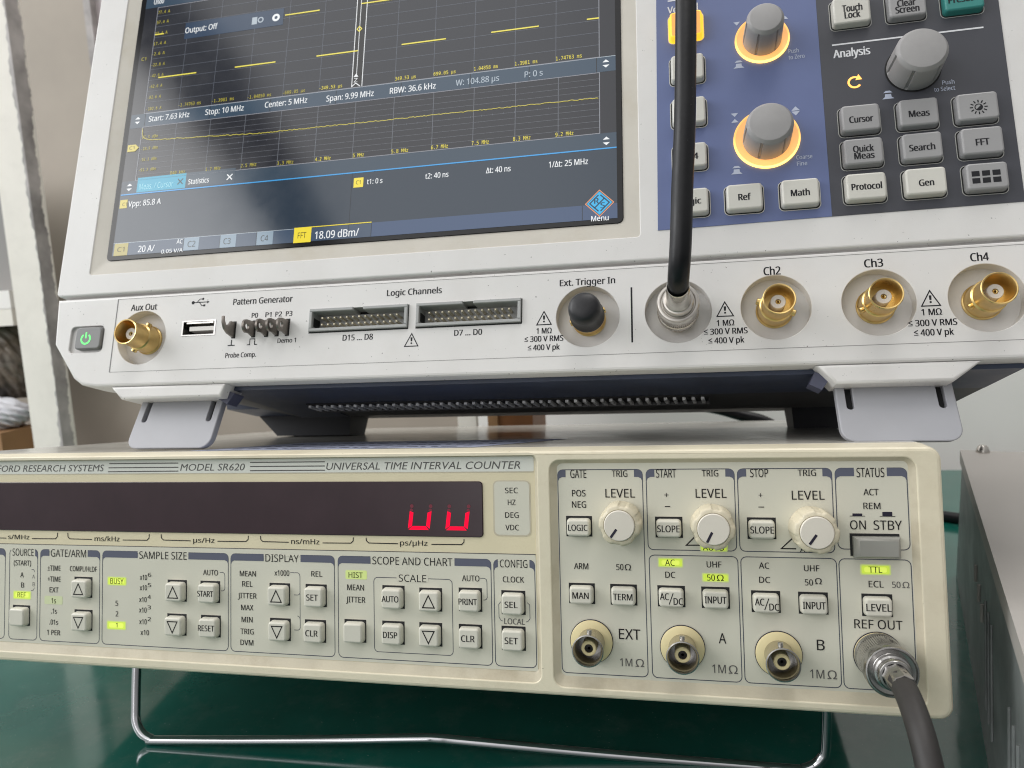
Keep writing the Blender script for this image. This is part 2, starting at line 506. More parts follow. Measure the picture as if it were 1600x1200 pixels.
        if caps:
            fs.append(tuple(reversed(range(n)))); fs.append(tuple(range((len(P) - 1) * n, len(P) * n)))
        self.add(vs, fs, m)
    def build(self, name, parent=None, sharp=38.0):
        me = bpy.data.meshes.new(name)
        s = self.k * 0.001
        me.from_pydata([(x * s, y * s, z * s) for x, y, z in self.v], [], self.f)
        for m in self.mats: me.materials.append(m)
        me.polygons.foreach_set('material_index', self.m)
        me.polygons.foreach_set('use_smooth', [True] * len(self.f))
        me.update()
        me.set_sharp_from_angle(angle=math.radians(sharp))
        o = bpy.data.objects.new(name, me)
        COL.objects.link(o)
        if parent is not None: o.parent = parent
        return o

def spline(pts, seg=8):
    """Catmull-Rom through 3-D points."""
    P = [Vector(p) for p in pts]
    out = []
    for i in range(len(P) - 1):
        p0 = P[i - 1] if i > 0 else P[i] * 2 - P[i + 1]
        p1, p2 = P[i], P[i + 1]
        p3 = P[i + 2] if i + 2 < len(P) else P[i + 1] * 2 - P[i]
        for s in range(seg):
            t = s / seg
            out.append(0.5 * ((2 * p1) + (p2 - p0) * t + (2 * p0 - 5 * p1 + 4 * p2 - p3) * t * t + (3 * p1 - p0 - 3 * p2 + p3) * t ** 3))
    out.append(P[-1])
    return [tuple(v) for v in out]

def tag(o, label=None, cat=None, kind=None, group=None):
    if label: o['label'] = label
    if cat: o['category'] = cat
    if kind: o['kind'] = kind
    if group: o['group'] = group
    return o

def root(name, mtx, label, cat):
    o = bpy.data.objects.new(name, None)
    o.empty_display_size = 0.02
    COL.objects.link(o)
    o.matrix_world = mtx
    return tag(o, label, cat)

def frame(rot, loc):
    m = Matrix(rot).to_4x4()
    m.translation = Vector(loc) * 0.001 + Vector((0, 0, CAM_H))
    return m

KS = 1.06      # size of the oscilloscope's millimetre in this scene
KC = 0.955     # and of the counter's
SCOPE_FRAME = frame(((0.999982, -0.00483, 0.003477), (0.003448, 0.946374, 0.323054), (-0.004851, -0.323037, 0.946374)), (-13.461, 285.463, -11.085))
COUNTER_FRAME = frame(((1.0, 0.0, 0.0), (0.0, 0.985227, 0.171251), (0.0, -0.171251, 0.985227)), (-14.926, 246.029, -97.758))

# ------------------------------------------------------------------ layout tables, millimetres on each front panel
SCOPE_TEXT = [['Aux Out', -209.4, 15.8, 12.8, 2.74], ['Pattern Generator', -153.0, 15.8, 27.0, 2.63], ['P0', -156.0, 9.5, 2.73, 2.07], ['P1', -149.8, 9.5, 2.62, 2.06], ['P2', -145.2, 9.5, 2.89, 2.05],
 ['P3', -140.5, 9.5, 2.82, 2.04], ['Demo 1', -140.6, -1.79, 8.1, 1.88], ['Probe Comp.', -160.8, -7.06, 13.9, 2.02], ['Logic Channels', -87.1, 15.8, 22.6, 2.51],
 ['D15 ... D8', -109.8, -1.79, 12.7, 2.36], ['D7 ... D0', -64.6, -1.79, 10.9, 2.28], ['Ext. Trigger In', -19.1, 15.8, 20.5, 2.5], ['1 MΩ', -35.2, -2.44, 5.68, 2.15],
 ['≤ 300 V RMS', -35.3, -5.5, 14.5, 2.14], ['≤ 400 V pk', -35.3, -8.8, 11.9, 2.13], ['1 MΩ', 29.7, -2.44, 5.85, 2.15], ['≤ 300 V RMS', 29.6, -5.5, 14.7, 2.14], ['≤ 400 V pk', 29.7, -8.8, 12.0, 2.13],
 ['Ch2', 46.2, 15.8, 5.56, 2.97], ['Ch3', 79.3, 16.5, 5.85, 2.89], ['Ch4', 111.9, 16.5, 5.42, 2.81], ['1 MΩ', 95.8, -1.79, 6.07, 2.21], ['≤ 300 V RMS', 95.7, -5.5, 14.7, 2.2],
 ['≤ 400 V pk', 95.8, -8.8, 11.9, 2.19]]
SCOPE_TRI = [[-87.3, -3.79, 6.03], [-35.3, 2.44, 6.06], [29.7, 2.58, 6.2], [95.8, 2.96, 6.29]]
KEY_TEXT = [['Touch', 78.7, 114.1, 6.67, 2.78], ['Lock', 78.6, 111.3, 5.15, 2.64], ['Clear', 96.8, 113.3, 5.93, 2.6], ['Screen', 96.9, 110.7, 7.69, 2.59], ['Preset', 114.3, 112.1, 7.66, 2.69],
 ['Cursor', 78.5, 69.2, 7.69, 2.48], ['Meas', 97.2, 69.2, 6.43, 2.44], ['Quick', 78.4, 57.8, 6.59, 2.43], ['Meas', 78.5, 55.1, 6.37, 2.42], ['Search', 97.0, 56.3, 7.96, 2.39],
 ['FFT', 115.7, 56.3, 4.04, 2.47], ['Protocol', 78.4, 43.5, 9.6, 2.38], ['Gen', 97.2, 43.1, 4.53, 2.34], ['Ref', 37.9, 43.1, 4.15, 2.46], ['Math', 56.7, 43.1, 6.14, 2.42],
 ['Logic', 19.1, 43.1, 7.23, 2.38], ['Ch4', 19.6, 60.9, 5.49, 2.44]]
PANEL_TEXT = [['Vertical', 18.6, 125.7, 11.4, 3.13], ['Push', 58.2, 101.4, 3.57, 1.73], ['to Zero', 59.1, 98.8, 5.57, 1.73], ['Coarse', 59.4, 58.2, 5.4, 1.63], ['Fine', 58.5, 55.7, 3.45, 1.62],
 ['Analysis', 78.0, 98.0, 12.3, 3.27], ['Push', 108.5, 81.8, 3.83, 1.62], ['to Select', 107.1, 79.4, 6.66, 1.61]]
SCR_WHITE = [['Undo', -222.8, 168.6, 5.36, 2.85], ['Output: Off', -197.9, 150.3, 16.8, 3.09], ['Start: 7.63 kHz', -209.4, 106.4, 21.0, 2.94], ['Stop: 10 MHz', -181.1, 106.4, 19.2, 2.98],
 ['Center: 5 MHz', -150.9, 106.4, 20.3, 2.98], ['Span: 9.99 MHz', -120.7, 105.8, 21.8, 3.01], ['RBW: 36.6 kHz', -92.3, 105.8, 20.3, 3.01], ['W: 104.88 µs', -64.2, 105.8, 18.4, 2.95],
 ['P: 0 s', -40.6, 105.8, 7.4, 2.9], ['Statistics', -190.2, 73.0, 10.3, 2.62], ['t1: 0 s', -106.9, 65.0, 6.82, 2.45], ['t2: 40 ns', -80.0, 65.0, 9.8, 2.54], ['Δt: 40 ns', -54.4, 65.0, 10.0, 2.63],
 ['1/Δt: 25 MHz', -26.4, 65.0, 15.3, 2.71], ['Vpp: 85.8 A', -216.5, 65.0, 16.7, 2.95], ['20 A/', -212.6, 43.0, 8.2, 3.16], ['AC', -196.2, 45.1, 2.88, 2.24], ['0.05 V/A', -199.5, 41.0, 10.6, 1.93],
 ['18.09 dBm/', -122.3, 43.0, 19.5, 3.53], ['Menu', -14.3, 41.0, 6.53, 2.34]]
SCR_YEL = [['-1.74763 ms', -199.4, 111.7, 11.4, 1.63], ['-1.3981 ms', -182.5, 111.7, 11.1, 1.62], ['-1.04858 ms', -164.3, 111.3, 11.5, 1.6], ['-699.05 µs', -147.5, 111.3, 10.6, 1.58],
 ['-349.53 µs', -130.0, 111.3, 10.6, 1.56], ['349.53 µs', -95.8, 111.3, 9.2, 1.61], ['699.05 µs', -78.5, 111.3, 9.6, 1.59], ['1.04858 ms', -60.7, 111.3, 10.1, 1.63],
 ['1.3981 ms', -43.8, 111.3, 9.3, 1.67], ['1.74763 ms', -26.3, 111.3, 10.4, 1.68], ['77.4 A', -219.3, 162.5, 6.38, 1.59], ['57.4 A', -219.3, 157.1, 6.36, 1.58], ['37.4 A', -219.4, 151.1, 6.69, 1.57],
 ['17.4 A', -219.4, 145.7, 6.67, 1.56], ['-2.6 A', -219.4, 140.3, 6.65, 1.55], ['-22.6 A', -218.8, 134.5, 6.97, 1.53], ['-42.6 A', -218.7, 128.8, 6.95, 1.52], ['-62.6 A', -218.6, 123.2, 6.92, 1.51],
 ['-82.6 A', -218.6, 117.6, 6.9, 1.5], ['-102.6 A', -218.0, 111.7, 7.9, 1.49], ['17.3 dBm', -218.2, 97.5, 8.2, 1.46], ['-18.9 dBm', -217.6, 91.7, 8.5, 1.45], ['-55.1 dBm', -217.5, 86.3, 8.4, 1.44],
 ['-91.3 dBm', -217.3, 81.2, 8.8, 1.43], ['840 kHz', -201.4, 78.2, 7.57, 1.57], ['1.7 MHz', -183.7, 78.2, 7.38, 1.55], ['2.5 MHz', -166.3, 78.2, 7.51, 1.59], ['3.3 MHz', -148.7, 77.6, 7.63, 1.57],
 ['4.2 MHz', -131.2, 77.6, 7.14, 1.58], ['5 MHz', -115.0, 77.6, 4.93, 1.62], ['5.8 MHz', -96.6, 77.6, 7.34, 1.63], ['6.7 MHz', -79.4, 77.6, 7.15, 1.67], ['7.5 MHz', -62.2, 77.6, 7.23, 1.7],
 ['8.3 MHz', -45.1, 77.6, 7.04, 1.68], ['9.2 MHz', -28.0, 77.6, 7.11, 1.66]]
SCR_DARK = [['C1', -226.9, 65.1, 2.37, 1.57, 'k'], ['C1', -225.7, 43.5, 3.66, 2.13, 'k'], ['C2', -190.2, 43.5, 3.8, 2.67, 'k'], ['C3', -173.0, 43.5, 3.4, 2.64, 'k'], ['C4', -155.3, 43.5, 3.46, 2.6, 'k'],
 ['FFT', -138.0, 43.5, 3.82, 2.57, 'k'], ['C1', -114.2, 65.1, 2.01, 1.74, 'k'], ['C1', -227.0, 92.7, 2.75, 1.62, 'k'], ['C1', -227.0, 138.3, 2.47, 1.72, 'y'],
 ['Meas. / Cursor', -211.6, 72.9, 17.3, 2.82, 'c']]
SCR_RECT = {'active': [-229.9, -7.63, 40.9, 152.8],
 'arr1': [-229.6, -222.3, 102.5, 109.8],
 'bar': [-221.9, -7.43, 102.9, 109.4],
 'c1': [-229.2, -222.1, 40.5, 46.6],
 'c2': [-194.1, -186.6, 40.7, 46.6],
 'c3': [-176.4, -168.7, 40.8, 46.8],
 'c4': [-159.0, -151.4, 40.5, 46.9],
 'chrow': [-229.2, -107.3, 40.4, 46.4],
 'chrow2': [-107.3, -21.0, 40.9, 46.7],
 'fft': [-141.8, -133.9, 40.0, 46.9],
 'fftcell': [-133.9, -107.0, 40.4, 46.8],
 'g1': [-222.9, -14.1, 109.6, 161.5],
 'g2': [-222.8, -14.5, 76.3, 102.6],
 'menu': [-21.0, -8.1, 41.4, 46.9],
 'out': [-206.8, -156.0, 145.6, 154.6],
 'strip': [-226.6, -7.79, 69.4, 76.6],
 'tab': [-221.6, -196.8, 70.5, 77.4],
 'tab2': [-196.8, -172.4, 70.8, 77.7],
 'toggle': [-171.7, -166.2, 148.2, 151.9],
 'yb1': [-229.4, -225.6, 63.3, 67.4],
 'yb2': [-116.3, -112.0, 62.9, 67.3]}
SCR_PT = {'arr1': (-225.6, 106.7),
 'arr2': (-11.4, 106.6),
 'arr3': (-11.7, 72.7),
 'arr4': (-225.6, 73.2),
 'diam': (-118.4, 138.0),
 'gear': (-159.7, 150.1),
 'logo': (-14.4, 46.8),
 'logoR': (-8.8, 46.6),
 'mark': (-118.4, 114.2),
 'tag': (-226.6, 92.6),
 'x1': (-199.5, 73.0),
 'x2': (-175.0, 72.5)}
TRACE1 = [[(-217.8, 127.4), (-197.9, 127.0)], [(-178.1, 128.1), (-157.9, 127.1)], [(-138.0, 127.4), (-118.3, 126.8)], [(-118.3, 150.4), (-103.3, 150.3)], [(-155.2, 150.4), (-138.2, 150.4)],
 [(-98.3, 127.2), (-78.5, 126.6)], [(-58.8, 127.3), (-38.7, 126.7)], [(-19.0, 127.7), (-14.1, 127.5)], [(-222.7, 150.9), (-217.8, 150.7)]]
CURS = [[(-120.9, 153.1), (-120.2, 110.2)], [(-116.2, 152.3), (-115.5, 110.2)], [(-118.8, 152.8), (-118.3, 115.5)]]
C_TEXT = [['STANFORD RESEARCH SYSTEMS', -264.6, 40.1, 69.2, 3.14, 'i'], ['MODEL SR620', -176.6, 40.2, 30.8, 2.95, 'i'], ['UNIVERSAL TIME INTERVAL COUNTER', -84.1, 40.6, 80.4, 3.13, 'i'],
 ['SEC', -47.6, 30.6, 5.01, 2.06, ''], ['HZ', -47.7, 26.1, 3.0, 2.06, ''], ['DEG', -47.4, 21.3, 5.25, 2.06, ''], ['VDC', -47.5, 16.6, 5.24, 2.05, ''], ['s/MHz', -274.8, 9.7, 11.5, 1.99, 'b'],
 ['ms/kHz', -228.3, 9.6, 12.7, 2.07, 'b'], ['µs/Hz', -180.6, 9.7, 10.1, 2.0, 'b'], ['ns/mHz', -133.9, 9.9, 12.5, 2.06, 'b'], ['ps/µHz', -87.3, 10.1, 11.4, 1.99, 'b'],
 ['SOURCE', -272.2, 2.65, 11.4, 3.12, ''], ['(START)', -272.5, -1.75, 9.3, 2.26, ''], ['A', -272.6, -6.99, 1.73, 2.26, ''], ['B', -272.2, -11.5, 1.55, 2.26, ''],
 ['REF', -272.6, -15.8, 4.49, 2.11, ''], ['GATE/ARM', -248.1, 2.65, 18.4, 3.2, ''], ['±TIME', -255.5, -3.6, 6.76, 2.24, ''], ['+TIME', -255.4, -8.4, 6.76, 2.23, ''],
 ['EXT', -255.4, -13.1, 4.72, 2.23, ''], ['1s', -255.5, -17.8, 2.36, 2.23, ''], ['.1s', -255.3, -22.3, 2.86, 2.22, ''], ['.01s', -255.4, -27.1, 4.55, 2.22, ''],
 ['1 PER', -255.4, -31.6, 6.9, 2.22, ''], ['COMPL/HLDF', -240.2, -3.6, 13.9, 2.21, ''], ['SAMPLE SIZE', -200.3, 2.65, 23.2, 3.1, ''], ['BUSY', -223.0, -8.4, 6.62, 2.32, ''],
 ['5', -223.0, -17.8, 1.29, 2.18, ''], ['2', -222.9, -22.3, 1.29, 2.17, ''], ['1', -223.0, -27.1, 0.8, 1.9, ''], ['x10', -209.8, -6.45, 3.49, 2.16, ''], ['6', -206.8, -5.29, 1.58, 1.62, ''],
 ['x10', -209.8, -10.8, 3.49, 2.16, ''], ['5', -206.8, -9.6, 1.58, 1.62, ''], ['x10', -210.0, -15.8, 3.64, 2.16, ''], ['4', -206.9, -14.6, 1.58, 1.62, ''], ['x10', -210.0, -20.2, 3.64, 2.15, ''],
 ['3', -206.9, -19.0, 1.58, 1.61, ''], ['x10', -209.9, -25.1, 3.64, 2.15, ''], ['2', -206.8, -23.9, 1.57, 1.61, ''], ['x10', -209.0, -29.6, 4.1, 2.15, ''], ['AUTO', -177.3, -3.6, 6.97, 2.25, ''],
 ['DISPLAY', -144.3, 3.34, 15.0, 2.98, ''], ['MEAN', -159.9, -3.6, 7.38, 2.22, ''], ['REL', -160.1, -7.81, 4.72, 2.22, ''], ['JITTER', -160.2, -12.6, 8.6, 2.21, ''],
 ['MAX', -160.2, -17.4, 5.6, 2.21, ''], ['MIN', -160.3, -22.3, 5.01, 2.21, ''], ['TRIG', -160.3, -27.1, 6.03, 2.2, ''], ['DVM', -160.4, -31.6, 5.88, 2.2, ''], ['x1000', -144.4, -2.94, 6.64, 2.2, ''],
 ['REL', -128.8, -2.94, 4.8, 2.17, ''], ['SCOPE AND CHART', -88.1, 3.8, 33.2, 2.98, ''], ['HIST', -111.9, -2.94, 6.05, 2.14, ''], ['MEAN', -112.0, -7.81, 7.14, 2.26, ''],
 ['JITTER', -112.0, -12.6, 8.2, 2.26, ''], ['AUTO', -64.3, -2.94, 6.9, 2.19, ''], ['SCALE', -88.0, -3.6, 11.4, 2.72, ''], ['CONFIG', -47.3, 3.34, 10.7, 2.88, ''],
 ['CLOCK', -47.5, -2.94, 8.2, 2.16, ''], ['LOCAL', -47.4, -18.6, 7.94, 2.15, 'g'], ['GATE', -21.8, 37.6, 6.01, 3.1, ''], ['TRIG', -6.48, 37.1, 5.63, 2.35, ''], ['POS', -21.8, 29.6, 5.04, 2.38, ''],
 ['NEG', -21.8, 25.4, 5.28, 2.37, ''], ['LEVEL', -6.48, 29.6, 10.8, 3.17, ''], ['ARM', -21.6, 2.65, 5.26, 2.23, ''], ['50', -7.33, 2.65, 2.57, 2.21, ''], ['Ω', -4.42, 2.65, 2.32, 2.2, ''],
 ['EXT', -4.48, -21.5, 7.75, 3.68, ''], ['1M', -5.98, -31.6, 4.4, 2.75, 'g'], ['Ω', -1.09, -31.6, 3.1, 2.74, 'g'], ['START', 10.3, 37.1, 7.08, 3.02, ''], ['TRIG', 25.8, 37.1, 5.67, 2.29, ''],
 ['+', 10.2, 29.0, 1.48, 1.62, ''], ['LEVEL', 25.9, 29.6, 10.7, 3.2, ''], ['AUTO', 26.1, 10.3, 7.3, 2.04, ''], ['AC', 10.7, 4.67, 3.4, 2.18, ''], ['DC', 10.7, 0.32, 3.51, 2.17, ''],
 ['UHF', 26.1, 4.36, 5.08, 2.15, ''], ['50', 24.9, -0.29, 2.65, 2.15, ''], ['Ω', 28.1, -0.29, 2.42, 2.14, ''], ['A', 28.1, -21.5, 2.52, 3.58, ''], ['1M', 26.6, -32.2, 4.6, 2.9, 'g'],
 ['Ω', 31.4, -32.2, 3.15, 2.89, 'g'], ['STOP', 42.6, 37.1, 6.05, 2.93, ''], ['TRIG', 58.5, 36.5, 5.99, 2.23, ''], ['+', 42.8, 29.0, 1.29, 1.58, ''], ['LEVEL', 58.6, 29.0, 10.7, 3.11, ''],
 ['AUTO', 58.6, 10.3, 6.69, 2.09, ''], ['AC', 43.1, 4.36, 3.43, 2.12, ''], ['DC', 43.1, -0.59, 3.64, 2.11, ''], ['UHF', 58.8, 3.8, 5.01, 2.09, ''], ['50', 57.7, -1.07, 2.61, 2.09, ''],
 ['Ω', 60.8, -0.59, 2.29, 2.08, ''], ['B', 60.7, -22.3, 2.48, 3.59, ''], ['1M', 59.2, -32.2, 4.56, 2.93, 'g'], ['Ω', 64.0, -32.2, 3.08, 2.92, 'g'], ['STATUS', 79.0, 36.5, 8.8, 3.17, ''],
 ['ACT', 78.9, 30.1, 4.76, 2.18, ''], ['REM', 79.0, 25.4, 5.36, 2.18, ''], ['ON', 74.3, 18.9, 4.99, 3.05, ''], ['STBY', 83.7, 18.9, 8.9, 3.14, ''], ['TTL', 79.2, 3.8, 4.23, 2.05, ''],
 ['ECL', 79.2, -1.07, 4.63, 2.16, ''], ['50', 85.5, -1.07, 2.59, 2.04, 'g'], ['Ω', 88.5, -1.07, 2.18, 2.03, 'g'], ['REF OUT', 79.3, -14.6, 15.1, 3.0, '']]
C_BUTTON = [['', -272.7, -25.1, 9.7, 8.2], ['up', -240.2, -11.8, 9.7, 8.2], ['down', -240.0, -25.9, 9.7, 8.2], ['down', -193.4, -25.9, 9.7, 8.2], ['up', -193.3, -11.8, 9.7, 8.2],
 ['START', -177.5, -11.8, 9.7, 8.2], ['RESET', -177.2, -25.9, 9.7, 8.2], ['up', -145.4, -11.8, 9.7, 8.2], ['down', -145.2, -25.9, 9.7, 8.2], ['CLR', -129.6, -25.9, 9.7, 8.2],
 ['SET', -129.2, -11.8, 9.7, 8.2], ['', -112.3, -25.1, 9.7, 8.2], ['DISP', -96.2, -25.1, 9.7, 8.2], ['AUTO', -96.0, -11.3, 9.7, 8.2], ['up', -80.6, -11.8, 9.7, 8.2], ['down', -80.8, -25.1, 9.7, 8.2],
 ['PRINT', -64.6, -11.3, 9.7, 8.2], ['CLR', -64.8, -25.1, 9.7, 8.2], ['SEL', -47.7, -11.8, 9.7, 8.2], ['SET', -47.9, -25.1, 9.7, 8.2], ['LOGIC', -22.0, 17.1, 9.1, 6.73],
 ['MAN', -21.6, -7.58, 9.1, 6.73], ['TERM', -6.24, -7.58, 9.1, 6.73], ['SLOPE', 10.7, 17.1, 9.1, 6.73], ['AC/DC', 10.8, -7.58, 9.1, 6.73], ['INPUT', 26.2, -7.58, 9.1, 6.73],
 ['SLOPE', 42.7, 17.1, 9.1, 6.73], ['AC/DC', 43.2, -8.4, 9.1, 6.73], ['INPUT', 58.8, -8.4, 9.1, 6.73], ['LEVEL', 79.2, -8.4, 9.1, 6.73]]
C_BTXT = {'AC/DC': [7.83, 2.48],
 'AUTO': [6.91, 2.33],
 'CLR': [5.3, 2.38],
 'DISP': [5.83, 2.32],
 'INPUT': [7.3, 2.45],
 'LEVEL': [8.0, 2.44],
 'LOGIC': [7.12, 2.22],
 'MAN': [5.9, 2.32],
 'PRINT': [7.21, 2.28],
 'RESET': [8.1, 2.34],
 'SEL': [4.92, 2.25],
 'SET': [5.03, 2.39],
 'SLOPE': [7.87, 2.39],
 'SLOPEB': [7.98, 2.44],
 'START': [7.96, 2.35],
 'TERM': [6.9, 2.29]}
C_HL = [[-277.3, -267.6, -17.8, -14.0, 1.0], [-260.4, -250.9, -19.4, -15.8, 0.35], [-227.9, -218.2, -10.3, -6.53, 1.0], [-228.1, -218.3, -29.1, -25.3, 1.2], [-116.3, -107.1, -4.6, -1.07, 0.6],
 [21.5, 31.0, 8.9, 11.8, 0.8], [6.45, 15.4, 2.96, 6.4, 1.0], [21.8, 31.1, -1.87, 1.29, 0.8], [74.4, 84.1, 1.98, 5.55, 1.3]]
C_SEC_L = [['SOURCE', -279.4, -264.3, -36.2, 4.31], ['GATE/ARM', -262.8, -231.8, -36.2, 4.31], ['SAMPLE SIZE', -230.4, -169.0, -36.2, 4.31], ['DISPLAY', -167.8, -121.1, -36.2, 4.31],
 ['SCOPE', -119.5, -56.2, -36.2, 4.31], ['CONFIG', -55.1, -39.2, -36.2, 4.31], ['prev', -331.7, -281.8, -36.2, 4.31]]
C_SEC_R = [['GATE', -29.6, 1.78, -36.5, 38.0], ['START', 3.13, 34.1, 9.2, 38.0], ['A', 3.35, 34.3, -36.5, 7.27], ['STOP', 35.2, 66.6, 9.2, 38.0], ['B', 35.3, 66.9, -36.5, 7.27],
 ['STATUS', 67.7, 90.4, 11.8, 38.0], ['REF', 67.7, 90.4, -36.5, 7.27]]
C_BRACK = [[(-296.5, 11.1), (-254.0, 11.7), -281.6, -267.6, 9.1], [(-248.6, 11.5), (-207.1, 11.8), -236.0, -220.3, 9.2], [(-201.2, 11.8), (-159.7, 12.0), -186.9, -174.1, 9.4],
 [(-154.1, 12.0), (-112.8, 12.3), -141.3, -126.2, 9.5], [(-107.3, 12.3), (-66.7, 12.5), -93.8, -80.0, 9.7]]
C_TRIPLE = [[(-227.4, 42.1), (-192.9, 42.1)], [(-227.7, 40.3), (-192.9, 40.3)], [(-228.0, 38.6), (-192.9, 38.7)], [(-158.8, 42.1), (-124.9, 42.1)], [(-158.8, 40.4), (-124.9, 40.4)],
 [(-158.8, 38.7), (-124.9, 38.7)]]
C_DIG = [[(-88.2, 22.6), (-89.1, 14.7), (-80.8, 14.8), (-79.7, 22.7), (-87.5, 24.5), (-79.6, 24.6)], [(-72.8, 22.7), (-73.9, 14.7), (-65.7, 14.8), (-64.3, 22.8), (-72.3, 24.6), (-64.4, 24.6)]]
C_PTR = [[(-9.3, 15.2), (-7.18, 18.1)], [(23.6, 14.0), (25.4, 17.5)], [(56.6, 13.9), (58.9, 17.1)]]
C_ANG = [[(19.9, 14.2), (16.7, 11.0), (21.5, 11.1)], [(53.1, 14.2), (49.1, 10.4), (54.0, 10.4)]]
C_PICO = [[72.7, 75.8, 22.1, 22.8], [82.2, 85.3, 21.9, 23.4]]

# ------------------------------------------------------------------ setting: desk, walls, things behind
def hexa(mb, lo, hi, m):
    """lo / hi: four (x, y, z) corners each, same order, counter-clockwise seen from above."""
    mb.add(list(lo) + list(hi), [(3, 2, 1, 0), (4, 5, 6, 7)] + [(i, (i + 1) % 4, 4 + (i + 1) % 4, 4 + i) for i in range(4)], m)

def wbox(mb, x0, x1, y0, y1, z0, z1, m):
    hexa(mb, [(x0, y0, z0), (x1, y0, z0), (x1, y1, z0), (x0, y1, z0)], [(x0, y0, z1), (x1, y0, z1), (x1, y1, z1), (x0, y1, z1)], m)

b = MB(1.0)
wbox(b, -1300, 900, -260, 812, -26, 0, M['desk'])
tag(b.build('desk'), 'glossy dark green desk top carrying the instruments', 'desk')

b = MB(1.0); wbox(b, -240, 1100, 845, 870, -400, 900, M['wall'])
tag(b.build('back_wall'), 'pale grey painted wall behind the right half of the desk', 'wall', kind='structure')
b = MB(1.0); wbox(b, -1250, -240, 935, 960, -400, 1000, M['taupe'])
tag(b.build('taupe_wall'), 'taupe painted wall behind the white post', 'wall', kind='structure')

t = root('door_post', Matrix.Translation((-0.716, 0.70, -0.40)), 'chalky white painted post with a flaking side greyed by painted shade, left of the oscilloscope', 'post')
b = MB(1.0)
def ragged(x, z): return x + 1.6 * math.sin(z * 0.013) + 1.1 * math.sin(z * 0.047 + 1.3) + 0.9 * math.sin(z * 0.19) + 0.7 * math.sin(z * 0.53 + x)
zs = [i * 3.0 for i in range(0, 371)]
wbox(b, -22, 18.6, 0, 20, 0, 1112, M['post_paint'])
b.build('painted_face', t)
b = MB(1.0)
vs = []; fs = []
for z in zs: vs += [(ragged(16.6, z), -0.4, z), (19.0, -0.4, z), (19.0, ragged(16.5, z * 1.7 + 31), z)]
for i in range(len(zs) - 1):
    for k in (0, 1): fs.append((3 * i + k, 3 * i + k + 1, 3 * i + k + 4, 3 * i + k + 3))
b.add(vs, fs, M['post_bare'])
b.build('flaking_edge', t)

b = MB(1.0); wbox(b, -764, -560, 915, 925, 420, 900, M['pinkish']); wbox(b, -775, -764, 905, 930, 400, 900, M['post_bare'])
tag(b.build('white_board'), 'pinkish white board with a dark edge on the taupe wall, top left', 'board')

b = MB(1.0); wbox(b, -1040, -850, 800, 850, 204, 226, M['post_paint']); wbox(b, -1040, -850, 800, 850, 226.5, 250, M['wall'])
tag(b.build('wall_shelf'), 'pale shelf board left of the white post', 'shelf')
b = MB(1.0); wbox(b, -1040, -885, 850, 858, 252, 420, M['grey_sheet'])
tag(b.build('grey_sheet'), 'grey sheet standing on the shelf at the left edge', 'sheet')

b = MB(1.0)
b.tube([(-815, 933, 368), (-815, 915, 366), (-806, 905, 356), (-800, 905, 350)], [7, 7, 6, 4], M['wood'], 12)
tag(b.build('wall_peg'), 'small dark brown peg on the taupe wall beside the oscilloscope', 'peg')

def lump(name, cx, cy, cz, rx, ry, rz, m, amp, seed, freq=2.2):
    """A soft, crumpled bundle."""
    rnd = random.Random(seed)
    ph = [(rnd.uniform(0, 6.3), rnd.uniform(0.6, 1.5) * freq, rnd.uniform(0.6, 1.5) * freq, rnd.uniform(0.6, 1.5) * freq) for _ in range(7)]
    bm = bmesh.new()
    bmesh.ops.create_icosphere(bm, subdivisions=5, radius=1.0)
    for v in bm.verts:
        d = v.co.copy()
        s = sum(abs(math.sin(a + d.x * fx * 3 + d.y * fy * 3 + d.z * fz * 3)) for a, fx, fy, fz in ph) / len(ph)
        q = 1.0 + amp * (s - 0.6)
        pz = max(-0.72, d.z * q)
        v.co = Vector((cx + rx * d.x * q, cy + ry * d.y * q, cz + rz * pz)) * 0.001
    me = bpy.data.meshes.new(name)
    bm.to_mesh(me); bm.free()
    me.materials.append(m)
    me.polygons.foreach_set('use_smooth', [True] * len(me.polygons))
    o = bpy.data.objects.new(name, me); COL.objects.link(o)
    return o
b = MB(1.0); wbox(b, -1010, -862, 770, 838, 0, 66, M['card'])
tag(b.build('cardboard_box'), 'brown cardboard box at the left edge below the white bag', 'box')
tag(lump('plastic_bag', -935, 810, 84, 74, 40, 24, M['bag'], 0.55, 3, 2.6), 'crumpled white plastic bag lying on the cardboard box', 'bag')
tag(lump('wrapped_bundle', -950, 850, 150, 74, 30, 66, M['bundle'], 0.5, 9, 3.2), 'dark brown plastic wrapped bundle under the shelf at the left edge', 'bundle')

b = MB(1.0); wbox(b, -183, -139, 690, 760, 0, 190, M['wood']); wbox(b, -184, -174, 688, 689.5, 0, 190, M['card'])
tag(b.build('brown_box'), 'brown box seen through the gap under the oscilloscope', 'box')
b = MB(1.0); wbox(b, -206, -188, 660, 668, 0, 150, M['post_paint'])
tag(b.build('white_block'), 'white upright strip beside the brown box under the oscilloscope', 'block')

b = MB(1.0)
b.tube(spline([(-190, 700, 240), (-110, 660, 165), (-50, 630, 120), (-10, 621, 106), (24, 620, 102), (48, 620, 95), (74, 618, 86), (110, 612, 55), (145, 606, 14), (158, 603, 6)], 10), 4.6, M['cable'], 14)
tag(b.build('mains_cable'), 'thick black cable arching behind the gap under the oscilloscope', 'cable')
b = MB(1.0)
b.tube(spline([(120, 690, 4.4), (170, 660, 4.4), (205, 641, 4.4), (240, 622, 4.4), (300, 600, 4.4)], 8), 4.3, M['cable'], 14)
tag(b.build('power_cable'), 'black cable crossing the desk from the counter to behind the grey enclosure', 'cable')

